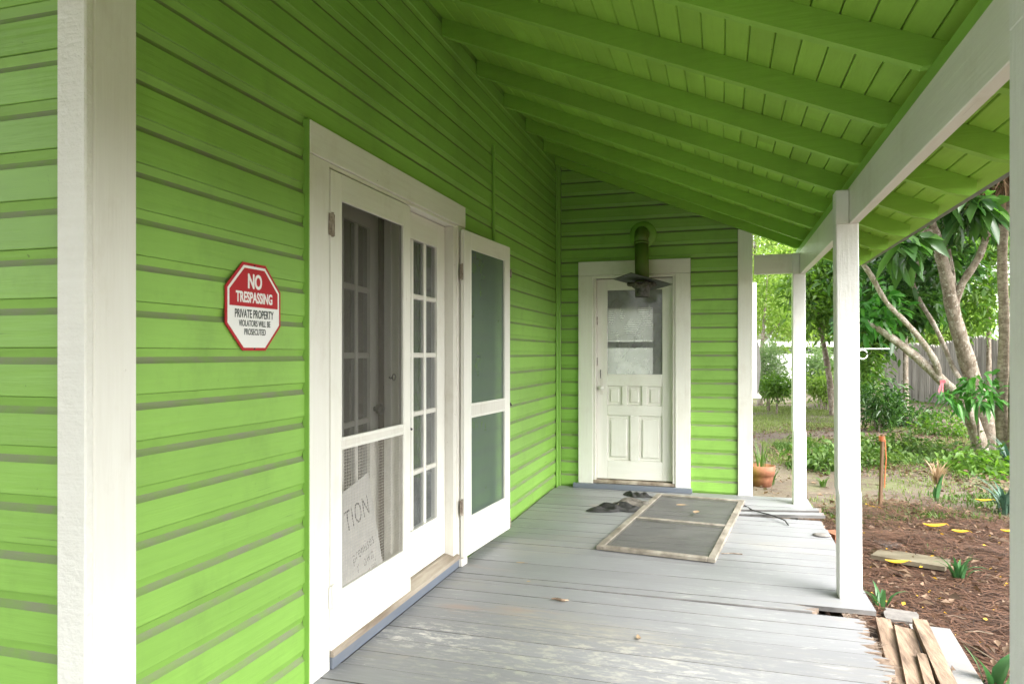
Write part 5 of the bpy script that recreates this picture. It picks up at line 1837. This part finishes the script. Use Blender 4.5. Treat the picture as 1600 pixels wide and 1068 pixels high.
def bgtree(name, lab, px, d, trunk_w, top_y, blobs, size, mat, per=11, big=False, ratio=0.42, clump=0.22, lean=0, bark='bark'):
    base = P(px, 640, d)
    base.z = float(gh(base.x, base.y)) - 0.05
    yb = 552 + (CH - base.z) * 1100 / d
    t = tree(name, lab, base, 'trees beyond the lawn')
    mb = MB()
    stem(mb, [(px, yb, d), (px + lean * 0.3, (yb + top_y) / 2 + 10, d), (px + lean, top_y, d)], [trunk_w * 1.2, trunk_w, trunk_w * 0.7])
    for cx, cy, dd, r, n in blobs:
        stem(mb, [(px + lean * 0.9, top_y + 15, d), ((px + lean + cx) / 2, (top_y + cy) / 2 + 4, (d + dd) / 2), (cx, cy, dd)], [trunk_w * 0.55, trunk_w * 0.35, trunk_w * 0.15], seg=7)
    mb.build('trunk', bark, t, tuple(base), smooth=True)
    crown('crown', [(P(cx, cy, dd), r, n) for cx, cy, dd, r, n in blobs], per, size, mat, t, tuple(base), big, ratio, clump, 0.25, 0.35)
    return t


bgtree('broadleaf_tree', 'slanting tree with glossy crown seen between far and middle posts', 1302, 17, 12, 500,
       [(1275, 455, 17, (0.7, 0.7, 0.55), 110), (1300, 420, 17, (0.9, 0.8, 0.5), 120), (1290, 490, 16.5, (0.5, 0.6, 0.35), 60), (1335, 430, 17, (0.9, 0.8, 0.6), 110), (1320, 350, 17, (1.2, 1.0, 0.9), 120)], 0.17, 'leaf_mid', lean=-22)
bgtree('broadleaf_tree', 'bare branched tree past the house corner with sparse crown', 1188, 21, 12, 520,
       [(1195, 470, 21, (0.9, 0.8, 0.8), 70), (1225, 500, 21, (0.6, 0.6, 0.6), 60), (1200, 420, 21, (1.2, 1.0, 0.8), 90)], 0.15, 'leaf_light', lean=4, bark='bark_pale')
bgtree('broadleaf_tree', 'bushy mid green tree filling the gap above the white fence', 1250, 26, 14, 500,
       [(1225, 440, 26, (1.3, 1.0, 1.0), 130), (1255, 500, 25.5, (0.8, 0.8, 0.7), 100), (1280, 380, 26, (1.8, 1.4, 1.2), 130), (1230, 360, 27, (1.6, 1.3, 1.2), 100)], 0.2, 'leaf_light')
bgtree('broadleaf_tree', 'dark glossy leaved tree behind the thin curving stem', 1415, 14.5, 10, 480,
       [(1410, 450, 14.5, (0.85, 0.9, 0.62), 80), (1375, 400, 14.5, (0.9, 0.8, 0.6), 80), (1440, 400, 15, (0.9, 0.8, 0.6), 70), (1362, 510, 15.5, (0.45, 0.5, 0.4), 70)], 0.24, 'leaf_dark', big=True)
bgtree('broadleaf_tree', 'yellow green tree showing above the wooden fence', 1475, 23, 12, 500,
       [(1460, 515, 23, (1.0, 0.8, 0.55), 110), (1500, 500, 23, (0.9, 0.8, 0.8), 90), (1430, 505, 24, (1.0, 0.9, 0.8), 90), (1520, 470, 24, (0.7, 0.7, 0.6), 60)], 0.2, 'leaf_light')
bgtree('broadleaf_tree', 'bright leafy tree in the upper right beside the palms', 1545, 16, 9, 430,
       [(1555, 345, 16, (0.8, 0.8, 0.8), 110), (1535, 385, 15.5, (0.45, 0.5, 0.35), 60), (1530, 445, 15, (0.35, 0.4, 0.38), 46), (1560, 270, 16, (1.2, 1.1, 0.9), 110), (1520, 490, 15.5, (0.3, 0.4, 0.25), 30)], 0.17, 'leaf_mid')
for px, d, mat, lab in ((1180, 36, 'leaf_light', 'tall pale tree far behind the house corner'), (1290, 38, 'leaf_mid', 'tall green tree far behind the white fence'),
                        (1390, 36, 'leaf_light', 'tall light green tree far beyond the wooden fence, behind the middle post'), (1480, 42, 'leaf_mid', 'tall green tree farthest beyond the wooden fence')):
    bgtree('tall_tree', lab, px, d, 16, 430, [(px + R.uniform(-30, 30), 300 + k * 55, d + R.uniform(-2, 2), (3.2 - 0.2 * k, 2.6, 1.9), 110) for k in range(5)], 0.34, mat, 10, clump=0.4)
